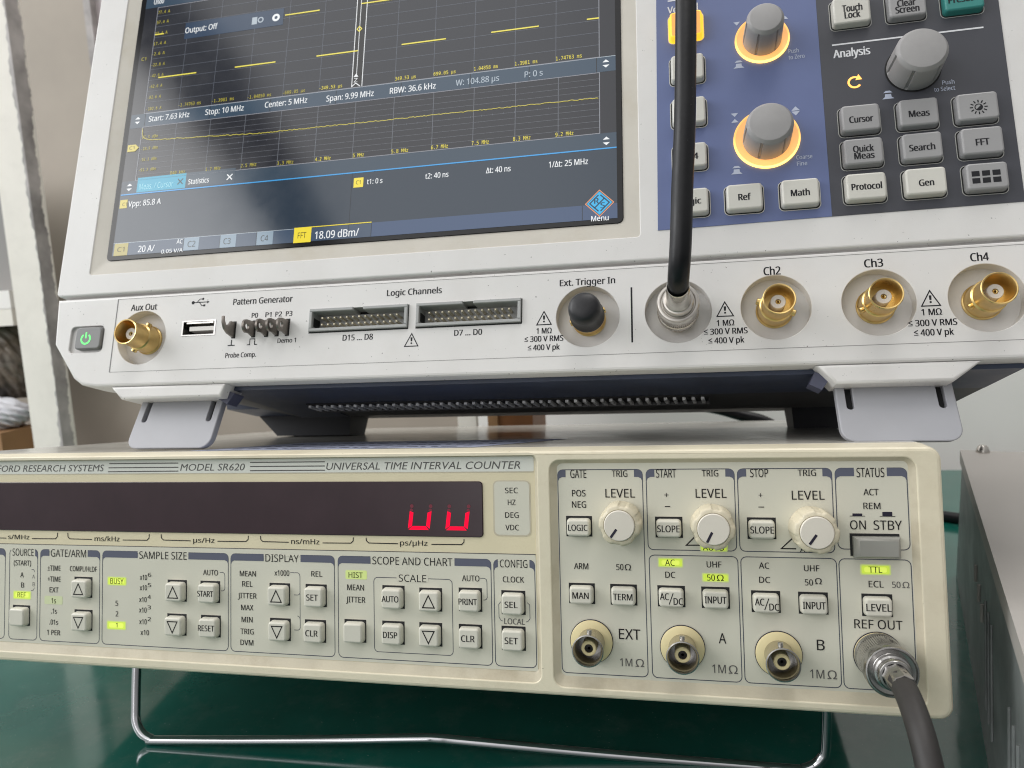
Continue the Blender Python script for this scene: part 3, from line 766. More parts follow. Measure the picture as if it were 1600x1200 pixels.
# metal enclosure at the right
BX, BY = 118.3, 310.4
t = root('metal_enclosure', Matrix.Translation((BX / 1000, BY / 1000, 0)), 'taupe metal enclosure with a grey side plate right of the counter', 'enclosure')
def along(s, off=0.0):
    dx, dy = 59.2, 211.9
    L = math.hypot(dx, dy); nx, ny = dy / L, -dx / L
    return (dx * s + nx * off, dy * s + ny * off)
b = MB(1.0)
A0 = along(-0.75); A1 = along(1.0); A1t = along(0.80)
side = [(*A0, 0), (*A1, 0), (*A1t, 92.4), (*A0, 92.4)]
o1 = [(p[0] + 3 * 0.963, p[1] - 3 * 0.269, p[2]) for p in side]
b.add(side + o1, [(0, 3, 2, 1), (4, 5, 6, 7), (0, 1, 5, 4), (1, 2, 6, 5), (2, 3, 7, 6), (3, 0, 4, 7)], M['greybox_side'])
def louvre(s0, s1, z0, z1, w):
    p = along(s0, -0.35); q = along(s1, -0.35)
    b.tube([(*p, z0), (*q, z1)], w, M['greybox_side'], 8)
for s in (-0.02, 0.035, 0.09): louvre(s, s - 0.045, 63, 20, 0.55)
for s in (-0.28, -0.33, -0.38): louvre(s, s - 0.045, 60, 12, 0.6)
for s, z in ((0.30, 58), (0.22, 55), (0.15, 52)):
    p = along(s, -0.5); b.tube([(*p, z - 4), (*p, z + 4)], 0.8, M['greybox_top'], 8)
b.build('side_plate', t)
b = MB(1.0)
c0 = along(-0.75, -1.2); c1 = along(0.806, -1.2); c2 = along(0.806, 260); c3 = along(-0.75, 260)
hexa(b, [(*c0, 92.5), (*c3, 92.5), (*c2, 92.5), (*c1, 92.5)], [(*c0, 94.3), (*c3, 94.3), (*c2, 94.3), (*c1, 94.3)], M['greybox_top'])
c0 = along(-0.75, -1.2); c1 = along(0.806, -1.2)
i0 = along(-0.75, 0.0); i1 = along(0.806, 0.0)
hexa(b, [(*c0, 86.5), (*i0, 86.5), (*i1, 86.5), (*c1, 86.5)], [(*c0, 92.5), (*i0, 92.5), (*i1, 92.5), (*c1, 92.5)], M['greybox_top'])
e1 = along(0.80, 3); e2 = along(0.80, 258); e3 = along(0.79, 258); e0 = along(0.79, 3)
hexa(b, [(*e0, 0), (*e3, 0), (*e2, 0), (*e1, 0)], [(*e0, 92.4), (*e3, 92.4), (*e2, 92.4), (*e1, 92.4)], M['greybox_top'])
b.build('top_cover', t)
b = MB(1.0)
p = along(0.785, 10); 
b.tube([(p[0], p[1], 94.3), (p[0], p[1], 95.2), (p[0], p[1], 97.5), (p[0], p[1], 98.6)], [3.6, 3.6, 2.9, 1.9], M['nickel'], 16)
b.build('screw', t)

# ------------------------------------------------------------------ counter under the oscilloscope
T = root('time_interval_counter', COUNTER_FRAME, 'cream bench counter with red digits and ivory keys, standing on a wire bail', 'counter')
YP = 2.0       # depth of the printed panels
b = MB(KC)
outer = rr(-331, 100.9, -44.6, 45.6, 4.5, 6)
lip_l = rr(-326.5, -37.2, -40.3, 44.5, 3.2, 5); flo_l = rr(-325.2, -38.4, -36.9, 43.7, 2.2, 5)
lip_r = rr(-32.4, 92.9, -41.2, 42.0, 3.8, 5); flo_r = rr(-29.9, 90.9, -37.6, 40.7, 2.0, 5)
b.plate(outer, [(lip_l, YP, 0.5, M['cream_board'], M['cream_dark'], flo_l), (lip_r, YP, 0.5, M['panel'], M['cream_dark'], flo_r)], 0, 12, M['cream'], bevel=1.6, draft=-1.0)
b.build('front_frame', T, sharp=22)

LB = MB(KC)        # printed left side
LB.sheet(rr(-324.5, -38.7, 37.8, 43.5, 0.6), YP - 0.10, M['strip'])
LB.stroke([(-324.5, 37.6), (-38.7, 37.6)], 0.3, YP - 0.08, M['cream_dark'])
for q in C_TRIPLE: LB.stroke(q, 0.42, YP - 0.16, M['cink_grey'])
for s, cx, cz, w, h, st in C_TEXT:
    if st == 'i': LB.text(s, cx, 40.25, w, 2.85, YP - 0.16, M['cink_grey'], shear=0.22, bold=0.0, sans=False)
LB.build('title_strip', T)

b = MB(KC)
b.prism(rr(-322.5, -58.9, 12.7, 34.1, 1.5), YP - 0.5, YP, M['smoke'], bevel=0.3)
dw = b.build('display_window', T)
for d in C_DIG:
    b = MB(KC); y = YP - 0.56
    (x0, z1), (xb0, zb), (xb1, _), (x1, _), d0, d1 = d
    x0 -= 0.2; sw = 1.75
    sl = 0.13
    zb = 15.0; zt = 22.6
    X0 = x0 - (zt - zb) * sl - 0.3; X1 = X0 + 9.3
    def seg(p, q, r_, s_): b.sheet([p, q, r_, s_], y, M['red_led'])
    def P(x, z): return (x + (z - zb) * sl, z)
    seg(P(X0 + 0.15, zb + 0.75), P(X0 + sw, zb + sw + 0.1), P(X0 + sw, zt - 0.6), P(X0 + 0.15, zt))
    seg(P(X1 - sw, zb + sw + 0.1), P(X1 - 0.15, zb + 0.75), P(X1 - 0.15, zt), P(X1 - sw, zt - 0.6))
    seg(P(X0 + 0.45, zb + 0.3), P(X1 - 0.45, zb + 0.3), P(X1 - sw - 0.15, zb + sw + 0.05), P(X0 + sw + 0.15, zb + sw + 0.05))
    for xx in (X0 + 0.75, X1 - 0.75):
        q = P(xx, zt + 1.9); b.sheet(circ(q[0], q[1], 0.75, 12), y, M['red_dim'])
        q = P(xx, zt + 0.3); b.sheet(circ(q[0], q[1], 0.7, 10), y + 0.02, M['red_dim'])
    b.build('digit', dw)

b = MB(KC)
b.sheet(rr(-54.9, -40.2, 13.3, 34.4, 2.0), YP - 0.10, M['cream_dark'])  # flat darker rim painted for a recessed look
b.sheet(rr(-54.3, -40.7, 13.8, 34.0, 1.7), YP - 0.16, M['panel'])
for s, cx, cz, w, h, st in C_TEXT:
    if s in ('SEC', 'HZ', 'DEG', 'VDC'): b.text(s, -47.55, cz, w, h, YP - 0.22, M['cink'], bold=0.007)
b.build('unit_window', T)

def brackets(mb):
    for (x0, zt), (x1, zt1), a, c, zl in C_BRACK:
        mb.stroke([(x0, 11.9), (x0 + 0.1, zl + 1.0), (x0 + 1.1, zl + 0.1), (a, zl)], 0.36, YP - 0.1, M['cink'])
        mb.stroke([(c, zl), (x1 - 1.1, zl + 0.1), (x1 - 0.1, zl + 1.0), (x1, 11.9)], 0.36, YP - 0.1, M['cink'])
PB = MB(KC)
brackets(PB)
for s, cx, cz, w, h, st in C_TEXT:
    if st == 'b': PB.text(s, cx, cz, w, h, YP - 0.1, M['cink'], bold=0.006)
PB.build('unit_legend', T)

def find_text(s, x0, x1):
    for t_ in C_TEXT:
        if t_[0] == s and x0 < t_[1] < x1 and t_[2] > 2.0: return t_
PL = MB(KC)
PL.sheet(rr(-324.5, -38.7, -36.7, 6.4, 0.6), YP - 0.10, M['panel'])
PL.stroke([(-324.5, 6.55), (-38.7, 6.55)], 0.35, YP - 0.08, M['cink_grey'])
PR = MB(KC)
LED = {}
def section(mb, name, x0, x1, z0, z1, y, tab, t0=None, t1=None, gap=None):
    loop = rr(x0, x1, z0, z1, 1.9, 4)
    mb.stroke(loop, 0.3, y, M['cline'], closed=True)
    if tab:
        h = 2.75
        lt = (t0 - 0.8) if t0 is not None else x0 + tab
        rt = (t1 + 0.8) if t1 is not None else x1 - tab
        rad = 1.8
        arc = [(x0 + rad - rad * math.sin(a), z1 - rad + rad * math.cos(a)) for a in [i * math.pi / 12 for i in range(7)]]
        if lt > x0 + 1.0:
            mb.sheet(list(reversed([(lt, z1 - h)] + [(x0 + 1.6, z1 - h), (x0 + 0.55, z1 - h - 0.5), (x0, z1 - h - 1.8)] + list(reversed(arc)) + [(lt, z1)])), y - 0.03, M['tabink'])
        arc = [(x1 - rad + rad * math.sin(a), z1 - rad + rad * math.cos(a)) for a in [i * math.pi / 12 for i in range(7)]]
        if rt < x1 - 1.0:
            mb.sheet([(rt, z1 - h), (x1 - 1.6, z1 - h), (x1 - 0.55, z1 - h - 0.5), (x1, z1 - h - 1.8)] + list(reversed(arc)) + [(rt, z1)], y - 0.03, M['tabink'])
        if t0 is not None and t1 is not None:
            mb.sheet([(lt, z1 - 0.6), (rt, z1 - 0.6), (rt, z1 + 0.25), (lt, z1 + 0.25)], y - 0.03, M['panel'])
for name, x0, x1, z0, z1 in C_SEC_L:
    nm = {'SCOPE': 'SCOPE AND CHART'}.get(name, name)
    tt = find_text(nm, x0, x1)
    if tt: section(PL, name, x0, x1, -35.4, 4.4, YP - 0.14, 1.6, tt[1] - tt[3] / 2, tt[1] + tt[3] / 2)
    else: section(PL, name, x0, x1, -35.4, 4.4, YP - 0.14, 12)
for name, x0, x1, z0, z1 in C_SEC_R:
    tp = 38.3 if z1 > 20 else z1
    if name == 'STATUS':
        tt = find_text('STATUS', x0, x1); section(PR, name, x0, x1, 10.6, tp, YP - 0.05, 2, tt[1] - tt[3] / 2, tt[1] + tt[3] / 2)
    else: section(PR, name, x0, x1, z0, tp, YP - 0.05, 3.0 if tp > 20 else 0)
# dashed mark between the section tops
x0, x1, z0, z1 = -104.2, -71.8, -32.5, -3.6
PL.stroke(rr(x0, x1, z0, z1, 1.6, 4), 0.26, YP - 0.14, M['cline'], closed=True)
PL.sheet(rr(-94.6, -81.5, -5.0, -2.2), YP - 0.17, M['panel'])
for a in C_ANG: PR.stroke(a, 0.42, YP - 0.10, M['cink'])
for x in (10.5, 42.9): PR.stroke([(x - 0.95, 24.8), (x + 0.95, 24.8)], 0.3, YP - 0.10, M['cink'])
for (x0, x1, z0, z1), zz in zip(C_PICO, (22.0, 22.0)):
    PR.sheet(rr(x0, x1, zz, z1), YP - 0.10, M['pointer']); PR.stroke([(x0 - 0.9, zz - 0.1), (x1 + 0.9, zz - 0.1)], 0.2, YP - 0.12, M['cink'])
# loops that tie a legend to a key
def hook(mb, x0, z0, x1, z1, xe):
    mb.stroke([(x0, z0), (x1 - 0.9, z0), (x1 - 0.2, z0 - 0.5), (x1, z0 - 1.4), (x1, z1 + 0.9), (x1 - 0.4, z1 + 0.2), (x1 - 1.0, z1), (xe, z1)], 0.24, YP - 0.14, M['cline'])
hook(PL, -140.6, -2.7, -136.3, -11.6, -139.0)
hook(PL, -137.5, -20.0, -136.3, -25.6, -139.0); PL.stroke([(-136.3, -11.0), (-136.3, -21.4)], 0.24, YP - 0.13, M['cline'])
hook(PL, -173.0, -3.4, -170.6, -11.0, -172.5)
hook(PL, -60.6, -2.8, -57.9, -11.0, -59.4)
PL.stroke([(-52.6, -11.4), (-53.4, -12.4), (-53.4, -17.2), (-52.6, -18.4), (-51.9, -18.6)], 0.22, YP - 0.14, M['cline'])
PL.stroke([(-42.4, -11.4), (-41.4, -12.2), (-41.4, -17.4), (-42.2, -18.4), (-43.0, -18.6)], 0.22, YP - 0.14, M['cline'])
PL.stroke([(-267.6, -4.4), (-266.3, -4.6), (-265.9, -5.6)], 0.24, YP - 0.14, M['cline'])
PL.stroke([(-267.6, -13.8), (-266.3, -13.5), (-265.9, -12.4)], 0.24, YP - 0.14, M['cline'])
PL.text('A', -266.4, -7.6, 1.4, 1.7, YP - 0.14, M['cink_grey']); PL.text('B', -266.2, -11.0, 1.3, 1.7, YP - 0.14, M['cink_grey'])
# faint lamps behind unlit legends and the lit ones
lit_words = {'REF', '1s', 'BUSY', 'HIST', 'AUTO', 'AC', '50', 'Ω', 'TTL'}
hl = []
for x0, x1, z0, z1, s in C_HL:
    mb, y = (PL, YP - 0.15) if x1 < -38.6 else (PR, YP - 0.08)
    mb.sheet(rr(x0, x1, z0, z1, 0.5, 2), y, M['led_mid'] if s > 0.5 else M['led_dim'])
    if s > 0.5: mb.sheet(rr(x0 + 0.45, x1 - 0.45, z0 + 0.4, z1 - 0.4, 0.5, 2), y - 0.01, M['led_on'] if s > 0.7 else M['led_mid'])
    if s > 0.9: mb.sheet(rr(x0 + 1.3, x1 - 1.3, z0 + 0.9, z1 - 0.9, 0.5, 2), y - 0.02, M['led_core'])
    hl.append((x0, x1, z0, z1))
for s, cx, cz, w, h, st in C_TEXT:
    if st in ('i', 'b') or s in ('SEC', 'HZ', 'DEG', 'VDC'): continue
    m = M['cink_grey'] if st == 'g' else M['cink']
    if any(x0 < cx < x1 and z0 < cz < z1 for x0, x1, z0, z1 in hl): m = M['led_ink']
    if cx < -38.6: PL.text(s, cx, cz - (0.0 if cz < 1 else cz - 3.0), w, h, YP - 0.20, m, bold=0.006 if h < 2.6 else 0.0)
    else: PR.text(s, cx, cz if cz < 36 else 36.8, w, h, YP - 0.13, m, bold=0.006 if h < 2.6 else 0.003)
PL.build('function_panel', T)
PR.build('input_panel', T)

def tri(up, cx, cz):
    return [(cx - 2.35, cz - 2.2), (cx + 2.35, cz - 2.2), (cx, cz + 2.4)] if up else [(cx - 2.35, cz + 2.2), (cx, cz - 2.4), (cx + 2.35, cz + 2.2)]
rk = random.Random(21)
for s, cx, cz, w, h in C_BUTTON:
    right = cx > -36
    w, h = (8.9, 6.6) if right else (8.5, 8.0)
    b = MB(KC)
    yb = YP - (0.05 if right else 0.12)
    b.sheet(rr(cx - w / 2 - 0.35, cx + w / 2 + 0.45, cz - h / 2 - 0.2, cz + h / 2 + 0.75), yb - 0.03, M['slot'])
    b.prism(rr(cx - w / 2, cx + w / 2, cz - h / 2, cz + h / 2, 1.35, 4), -1.0, yb - 0.01, M['button'], bevel=0.75, draft=0.22)
    yt = -1.06
    if s in ('up', 'down'): b.stroke(tri(s == 'up', cx, cz), 0.42, yt, M['cink'], closed=True)
    elif s == 'AC/DC':
        b.text('AC', cx - 2.35, cz + 0.75, 3.1, 2.35, yt, M['cink'], bold=0.01); b.text('DC', cx + 2.45, cz - 0.85, 3.2, 2.35, yt, M['cink'], bold=0.01)
        b.stroke([(cx - 0.75, cz - 2.0), (cx + 0.75, cz + 2.0)], 0.3, yt, M['cink'])
    elif s:
        tw, th = C_BTXT[s]
        b.text(s, cx - (0.25 if not right else 0.1), cz + 0.1, min(tw, w - 1.1), th, yt, M['cink'], bold=0.011)
    ta, tb_, tc_ = rk.uniform(-0.014, 0.014), rk.uniform(-0.014, 0.014), rk.uniform(-0.12, 0.12)
    b.v = [(x, y + (ta * (x - cx) + tb_ * (z - cz) + tc_ if y < 1 else 0), z) for x, y, z in b.v]
    b.build('key', T)

# power switch
b = MB(KC)
b.sheet(rr(71.5, 87.2, 8.3, 16.0), YP - 0.14, M['slot'])
b.prism(rr(72.3, 87.0, 8.0, 15.1), 0.2, YP - 0.1, M['switch'])
b.rings([(rr(74.0, 85.8, 8.9, 14.0), -1.6), (rr(73.8, 86.0, 8.7, 14.2), -1.5), (rr(72.35, 86.95, 8.05, 15.05), 0.18)], M['switch'])
b.build('power_switch', T)

# level knobs
def counter_knob(cx, cz, p0, p1):
    def lobes(a, i):
        if 1 <= i <= 5:
            c = math.cos(6 * (a - 0.35))
            return 1.0 - (0.075 if c > 0.55 else 0.075 * max(0.0, (c - 0.1) / 0.45))
        return 1.0
    b = MB(KC)
    b.lathe(cx, cz, [(7.5, YP - 0.1), (7.7, YP - 0.9), (7.5, -5.5), (7.35, -8.4), (7.0, -9.0), (6.6, -9.25), (5.7, -9.4), (5.5, -9.2)], M['cknob'], 96, lobes)
    k = b.build('knob', T, sharp=30)
    b = MB(KC)
    b.lathe(cx, cz, [(5.45, -9.0), (5.4, -9.7), (5.1, -10.0), (2.5, -10.05), (0.01, -10.06)], M['cknob_cap'], 48)
    b.stroke([p0, p1], 0.85, -10.12, M['pointer'])
    b.build('knob_cap', k)
for (cx, cz), (p0, p1) in zip(((-6.2, 19.3), (25.9, 18.4), (59.2, 17.7)), C_PTR): counter_knob(cx, cz, p0, p1)

# connectors
def pegs(b, cx, cz, r0, r1, y, ang, rad, m):
    for s in (0, math.pi):
        a = math.radians(ang) + s
        b.tube([(cx + r * math.cos(a), y, cz + r * math.sin(a)) for r in (r0, r1 - 0.2, r1)], [rad, rad, rad * 0.7], m, 12)
def counter_jack(cx, cz):
    b = MB(KC)
    b.lathe(cx, cz, [(7.95, YP - 0.06), (7.95, YP - 0.35), (7.6, YP - 0.4)], M['pointer'], 48)
    b.lathe(cx, cz, [(7.7, YP - 0.1), (7.7, YP - 0.8), (7.3, YP - 1.1), (4.8, YP - 1.15)], M['yellow_ins'], 48)
    b.lathe(cx, cz, [(4.9, YP - 1.0), (4.85, -5.0), (4.95, -7.0), (5.3, -9.0), (5.6, -10.0), (5.6, -10.3), (5.25, -10.4), (4.9, -9.8), (4.45, -8.0), (4.3, -1.0), (0.01, -1.0)], M['dull_nickel'], 48)
    pegs(b, cx, cz, 4.5, 5.9, -4.2, 90, 1.0, M['nickel'])
    j = b.build('coax_jack', T)
    b = MB(KC)
    b.lathe(cx, cz, [(2.75, -1.0), (2.7, -6.8), (2.4, -7.1), (1.55, -7.1), (1.5, -2.0), (0.01, -2.0)], M['yellow_ins'], 32)
    b.lathe(cx, cz, [(1.48, -6.6), (0.95, -6.7), (0.85, -6.5), (0.55, -6.6), (0.5, -3), (0.01, -3)], M['hole'], 20)
    b.build('insulator', j)
for cx, cz in ((-18.4, -24.6), (14.2, -25.3), (46.8, -26.0), (78.84, -24.95)): counter_jack(cx, cz)

# cover, sticker, bail, rear feet
b = MB(KC)
SL = 0.0206
def zl(y): return 46.7 + SL * (y - 12)
hexa(b, [(-327, 12.05, -42), (97, 12.05, -42), (97, 340, -42), (-327, 340, -42)], [(-327, 12.05, zl(12)), (97, 12.05, zl(12)), (97, 340, zl(340)), (-327, 340, zl(340))], M['lid'])
b.build('top_cover', T)
b = MB(KC)
def st(x, y): return (x, y, zl(y) + 0.12)
b.add([st(-196, 12.6), st(-66, 12.6), st(-36, 75), st(-172, 75)], [(0, 1, 2, 3)], M['sticker'])
rn = random.Random(5)
for yy in (20, 36, 54):
    x = -186 + yy * 0.3
    while x < -76 + yy * 0.45:
        L = rn.uniform(2, 7)
        b.add([(x, yy, zl(yy) + 0.2), (x + L, yy, zl(yy) + 0.2), (x + L, yy + 3.0, zl(yy + 3.0) + 0.2), (x, yy + 3.0, zl(yy + 3.0) + 0.2)], [(0, 1, 2, 3)], M['sticker_ink'])
        x += L + rn.uniform(1, 3)
b.build('label_sticker', T)
b = MB(KC)
path = [(-259, 58, -41), (-257.5, 55, -70), (-256.2, 53.2, -84), (-255.4, 52.4, -89), (-253.4, 52.0, -93.0), (-250.4, 52.0, -96.0), (-246.4, 52.2, -97.8), (-241.5, 52.5, -98.1), (-170, 57, -94.6), (-112, 61, -91.2), (-99, 62, -90.8), (-86, 63.5, -91.6), (-20, 69.5, -95.2), (58, 75, -97.6), (63.5, 75.4, -97.2), (68.0, 75.6, -95.4), (71.2, 75.4, -92.0), (72.6, 74.6, -87.5), (73, 70, -70), (73, 60, -41)]
b.tube(spline(path, 6), 2.2, M['chrome'], 24)
b.build('wire_bail', T)
for x in (-290, 60):
    b = MB(KC); b.tube([(x, 325, -42), (x, 325, -50.5)], 9, M['rubber'], 20); b.build('rear_foot', T)

# ------------------------------------------------------------------ oscilloscope
S_ = root('oscilloscope', SCOPE_FRAME, 'white oscilloscope with a large lit screen, standing on top of the counter', 'oscilloscope')
b = MB(KS)
hole = rr(-239.7, 0.6, 32.2, 190, 1.2, 3)
b.plate(rr(-255.5, 143, 22.8, 203, 2.0, 4), [(hole, 1.3, 0.35, M['hole'], M['beige_bevel'], rr(-232.9, -5.4, 38.5, 184, 2.2, 3))], 0, 15, M['white'], bevel=0.8)
b.box(-253, 141, 3.2, 15, 19.5, 23.5, M['recess'])
b.build('screen_bezel', S_, sharp=22)

JACK = [(-208.9, 2.3), (-19.0, 2.3), (13.5, 2.6), (46.8, 2.4), (79.9, 2.4), (112.9, 2.3)]
b = MB(KS)
outer = [(-229, -18.6), (134, -18.6), (139.5, -16.5), (142.5, 1), (143, 21.4), (-254.4, 21.4), (-252.8, 1.0), (-240.6, -14.6), (-236.2, -17.5)]
holes = [(circ(x, z, 11.7, 56), 5.0, 0.25, M['recess'], M['recess'], None) for x, z in JACK]
holes.append((rr(-189.7, -173.7, 1.9, 8.7, 0.2, 2), 7.0, 0, M['slot'], M['dull_nickel'], None))
for x0, x1 in ((-130.9, -89.2), (-85.6, -44.0)): holes.append((rr(x0, x1, 1.2, 10.6, 0.1, 1), 6.6, 0, M['slot'], M['header_grey'], None))
holes.append((rr(-244.9, -228.0, -3.3, 8.5, 2.0, 4), 1.2, 0.3, M['recess'], M['recess'], None))
b.plate(outer, holes, 0, 15, M['white'], bevel=1.3)
yk = -0.05
b.stroke([(143, 20.0), (-222.8, 20.0), (-222.6, -12.4), (142, -12.4)], 0.2, yk, M['groove'])
b.stroke([(-222.8, 20.0), (-222.6, -12.4)], 0.42, yk - 0.02, M['ink_soft'])
for s, cx, cz, w, h in SCOPE_TEXT: b.text(s, cx, cz, w, h, yk, M['ink'], bold=0.016)
for cx, cz, w in SCOPE_TRI:
    h = w * 0.84
    b.stroke([(cx - w / 2 + 0.3, cz - h / 2), (cx + w / 2 - 0.3, cz - h / 2), (cx, cz + h / 2)], 0.38, yk, M['ink'], closed=True)
    b.sheet([(cx - 0.3, cz - 0.6), (cx + 0.3, cz - 0.6), (cx + 0.42, cz + 1.0), (cx - 0.42, cz + 1.0)], yk, M['ink'])
    b.sheet(circ(cx, cz - 1.35, 0.36, 10), yk, M['ink'])
b.stroke([(-2.9, 12.6), (-2.9, -8.3)], 0.62, yk, M['ink'])
ux, uz = -182.2, 16.5          # usb trident
b.stroke([(ux - 3.2, uz), (ux + 3.6, uz)], 0.34, yk, M['ink']); b.sheet(circ(ux - 3.4, uz, 0.75, 14), yk - 0.01, M['ink'])
b.sheet([(ux + 3.3, uz - 0.6), (ux + 4.4, uz), (ux + 3.3, uz + 0.6)], yk, M['ink'])
b.stroke([(ux - 1.6, uz), (ux - 0.3, uz + 1.45), (ux + 1.0, uz + 1.45)], 0.3, yk - 0.01, M['ink']); b.sheet(circ(ux + 1.2, uz + 1.45, 0.5, 12), yk, M['ink'])
b.stroke([(ux - 0.4, uz), (ux + 0.8, uz - 1.45), (ux + 1.8, uz - 1.45)], 0.3, yk - 0.01, M['ink']); b.sheet(rr(ux + 1.6, ux + 2.5, uz - 1.9, uz - 1.0), yk, M['ink'])
b.stroke([(-167.2, -2.9), (-164.0, -2.9)], 0.42, yk, M['ink']); b.stroke([(-165.6, -2.9), (-165.6, -0.5)], 0.42, yk, M['ink'])
b.stroke([(-158.4, -2.9), (-157.2, -2.9), (-157.2, -0.5), (-155.0, -0.5), (-155.0, -2.9), (-153.8, -2.9)], 0.36, yk, M['ink'])
b.build('connector_panel', S_, sharp=22)

# foot housings below the front
for pts, nm in (([(64.6, -25.4), (100.6, -25.4), (109.6, -18.7), (58.7, -18.7)], 'r'), ([(-215.5, -24.2), (-168.4, -24.2), (-166.8, -18.7), (-221.5, -18.7)], 'l')):
    b = MB(KS); b.prism(pts, 0.2, 13, M['white'], bevel=1.1, cap_back=True);
    b.build('foot_housing', S_)
for x0, x1, nm in ((65.5, 102.4, 'r'), (-211.3, -172.3, 'l')):
    b = MB(KS)
    loop = rr(x0, x1, -44.9, -19.0, 4.6, 6)
    b.plate(loop, [(rr(x0 + 3.0, x0 + 5.4, -33.4, -22.5, 1.1, 4), 2.7, 0.2, M['slot'], None, None), (rr(x1 - 5.4, x1 - 3.0, -33.4, -22.5, 1.1, 4), 2.7, 0.2, M['slot'], None, None)], 0, 3.0, M['foot_grey'], bevel=0.45)
    b.v = [(x, y + 1.2 + (z + 45.0) * 0.33, z) for x, y, z in b.v]
    b.build('tilt_foot', S_)
    b = MB(KS)
    e = x0 - 6 if nm == 'r' else x1 + 2.5
    hexa(b, [(e - 2.6, 5, -24.3), (e + 1.4, 5, -26.4), (e + 1.4, 12, -26.4), (e - 2.6, 12, -24.3)], [(e - 0.5, 5, -20), (e + 4.5, 5, -22), (e + 4.5, 12, -22), (e - 0.5, 12, -20)], M['foot_dark'])
    b.build('foot_hinge', S_)

# case behind the front
b = MB(KS)
b.prism([(-178, -19.2), (126, -19.2), (131, -10), (138, -2), (138, 198), (-247, 198), (-247, -5)], 15.02, 82, M['charcoal_case'], cap_back=True)
b.prism([(-172, -9), (132, -9), (132, 188), (-240, 188), (-240, 3)], 82.02, 152, M['charcoal_case'], cap_back=True)
b.build('case', S_)
b = MB(KS)
hexa(b, [(-176, 7.0, -20.3), (124, 7.0, -20.3), (124, 40, -20.3), (-160, 40, -20.3)], [(-176, 7.0, -18.7), (124, 7.0, -18.7), (124, 40, -18.7), (-160, 40, -18.7)], M['navy'])
hexa(b, [(-176, 14, -19.7), (-150, 14, -19.7), (-150, 81, -19.7), (-176, 81, -19.7)], [(-176, 14, -19.3), (-150, 14, -19.3), (-150, 81, -19.3), (-176, 81, -19.3)], M['navy'])
b.build('base_plate', S_)
b = MB(KS)
hexa(b, [(-152, 40.2, -20.9), (25, 40.2, -20.9), (25, 54, -20.9), (-152, 54, -20.9)], [(-152, 40.2, -19.25), (25, 40.2, -19.25), (25, 54, -19.25), (-152, 54, -19.25)], M['slot'])
N = 48
for i in range(N):
    x = -150.5 + i * (173.5 / (N - 1))
    hexa(b, [(x - 1.15, 42, -22.0), (x + 0.1, 42, -22.0), (x + 1.0, 51.5, -22.0), (x - 0.25, 51.5, -22.0)], [(x - 1.15, 42, -20.85), (x + 0.1, 42, -20.85), (x + 1.0, 51.5, -20.85), (x - 0.25, 51.5, -20.85)], M['vent_glint'])
b.box(-152.5, 25.5, 52, 54.4, -22.2, -19.3, M['charcoal_case'])
b.build('vent_grille', S_)
for x0, x1, dl, dr in ((-217, -171.5, 14, 1), (69.5, 112, 1, 14)):
    b = MB(KS)
    hexa(b, [(x0, 128, -22.5), (x1, 128, -22.5), (x1, 149, -19.6), (x0, 149, -19.6)], [(x0 - dl, 126, -8.9), (x1 + dr, 126, -8.9), (x1 + dr, 151, -8.9), (x0 - dl, 151, -8.9)], M['rubber'])
    hexa(b, [(x0 - dl + 1, 96, -12), (x1 + dr - 1, 96, -12), (x1 + dr - 1, 125.9, -11), (x0 - dl + 1, 125.9, -11)], [(x0 - dl, 96, -8.9), (x1 + dr, 96, -8.9), (x1 + dr, 125.9, -8.9), (x0 - dl, 125.9, -8.9)], M['navy'])
    b.build('rear_foot', S_)

# control overlays
b = MB(KS)
b.prism([(7.1, 34.0), (67.2, 34.6), (67.2, 197), (9.6, 197)], -0.25, 0.0, M['blue'])
yk = -0.32
b.text('Vertical', 18.6, 125.7, 11.4, 2.95, yk, M['white_print'], bold=0.012)
b.stroke([(13.0, 129.8), (64.0, 129.6)], 0.62, yk, M['white_print'])
for s, cx, cz, w, h in PANEL_TEXT[1:5]: b.text(s, cx, cz, w, h, yk, M['pale_print'], bold=0.006)
def push_icon(mb, cx, cz, y, m):
    mb.sheet([(cx - 2.0, cz - 1.7), (cx + 2.0, cz - 1.7), (cx + 1.1, cz - 0.9), (cx + 1.0, cz + 0.2), (cx - 1.0, cz + 0.2), (cx - 1.1, cz - 0.9)], y, m)
    mb.sheet([(cx - 1.5, cz + 0.7), (cx + 1.5, cz + 0.7), (cx + 0.7, cz + 1.5), (cx - 0.7, cz + 1.5)], y, m)
def tri_icon(mb, cx, cz, w, h, up, y, m):
    mb.sheet([(cx - w, cz - h / 2), (cx + w, cz - h / 2), (cx, cz + h / 2)] if up else [(cx - w, cz + h / 2), (cx, cz - h / 2), (cx + w, cz + h / 2)], y, m)
tri_icon(b, 38.5, 115.8, 1.2, 1.5, False, yk, M['pale_print']); tri_icon(b, 55.9, 115.9, 1.2, 1.5, True, yk, M['pale_print'])
tri_icon(b, 36.1, 77.5, 1.3, 1.5, False, yk, M['pale_print']); tri_icon(b, 36.1, 75.2, 1.3, 1.5, True, yk, M['pale_print'])
tri_icon(b, 57.5, 77.7, 1.5, 1.7, True, yk, M['pale_print']); tri_icon(b, 57.5, 75.7, 1.5, 1.7, False, yk, M['pale_print'])
push_icon(b, 38.5, 98.5, yk, M['pale_print']); push_icon(b, 35.9, 55.4, yk, M['pale_print'])
b.build('channel_overlay', S_)
b = MB(KS)
b.prism([(67.25, 34.6), (127.4, 35.0), (127.4, 197), (67.25, 197)], -0.25, 0.0, M['dark'])
b.stroke([(71.6, 101.75), (121.6, 101.75)], 0.62, yk, M['white_print'])
for s, cx, cz, w, h in PANEL_TEXT[5:6]: b.text(s, cx, cz, w, h, yk, M['white_print'], bold=0.02)
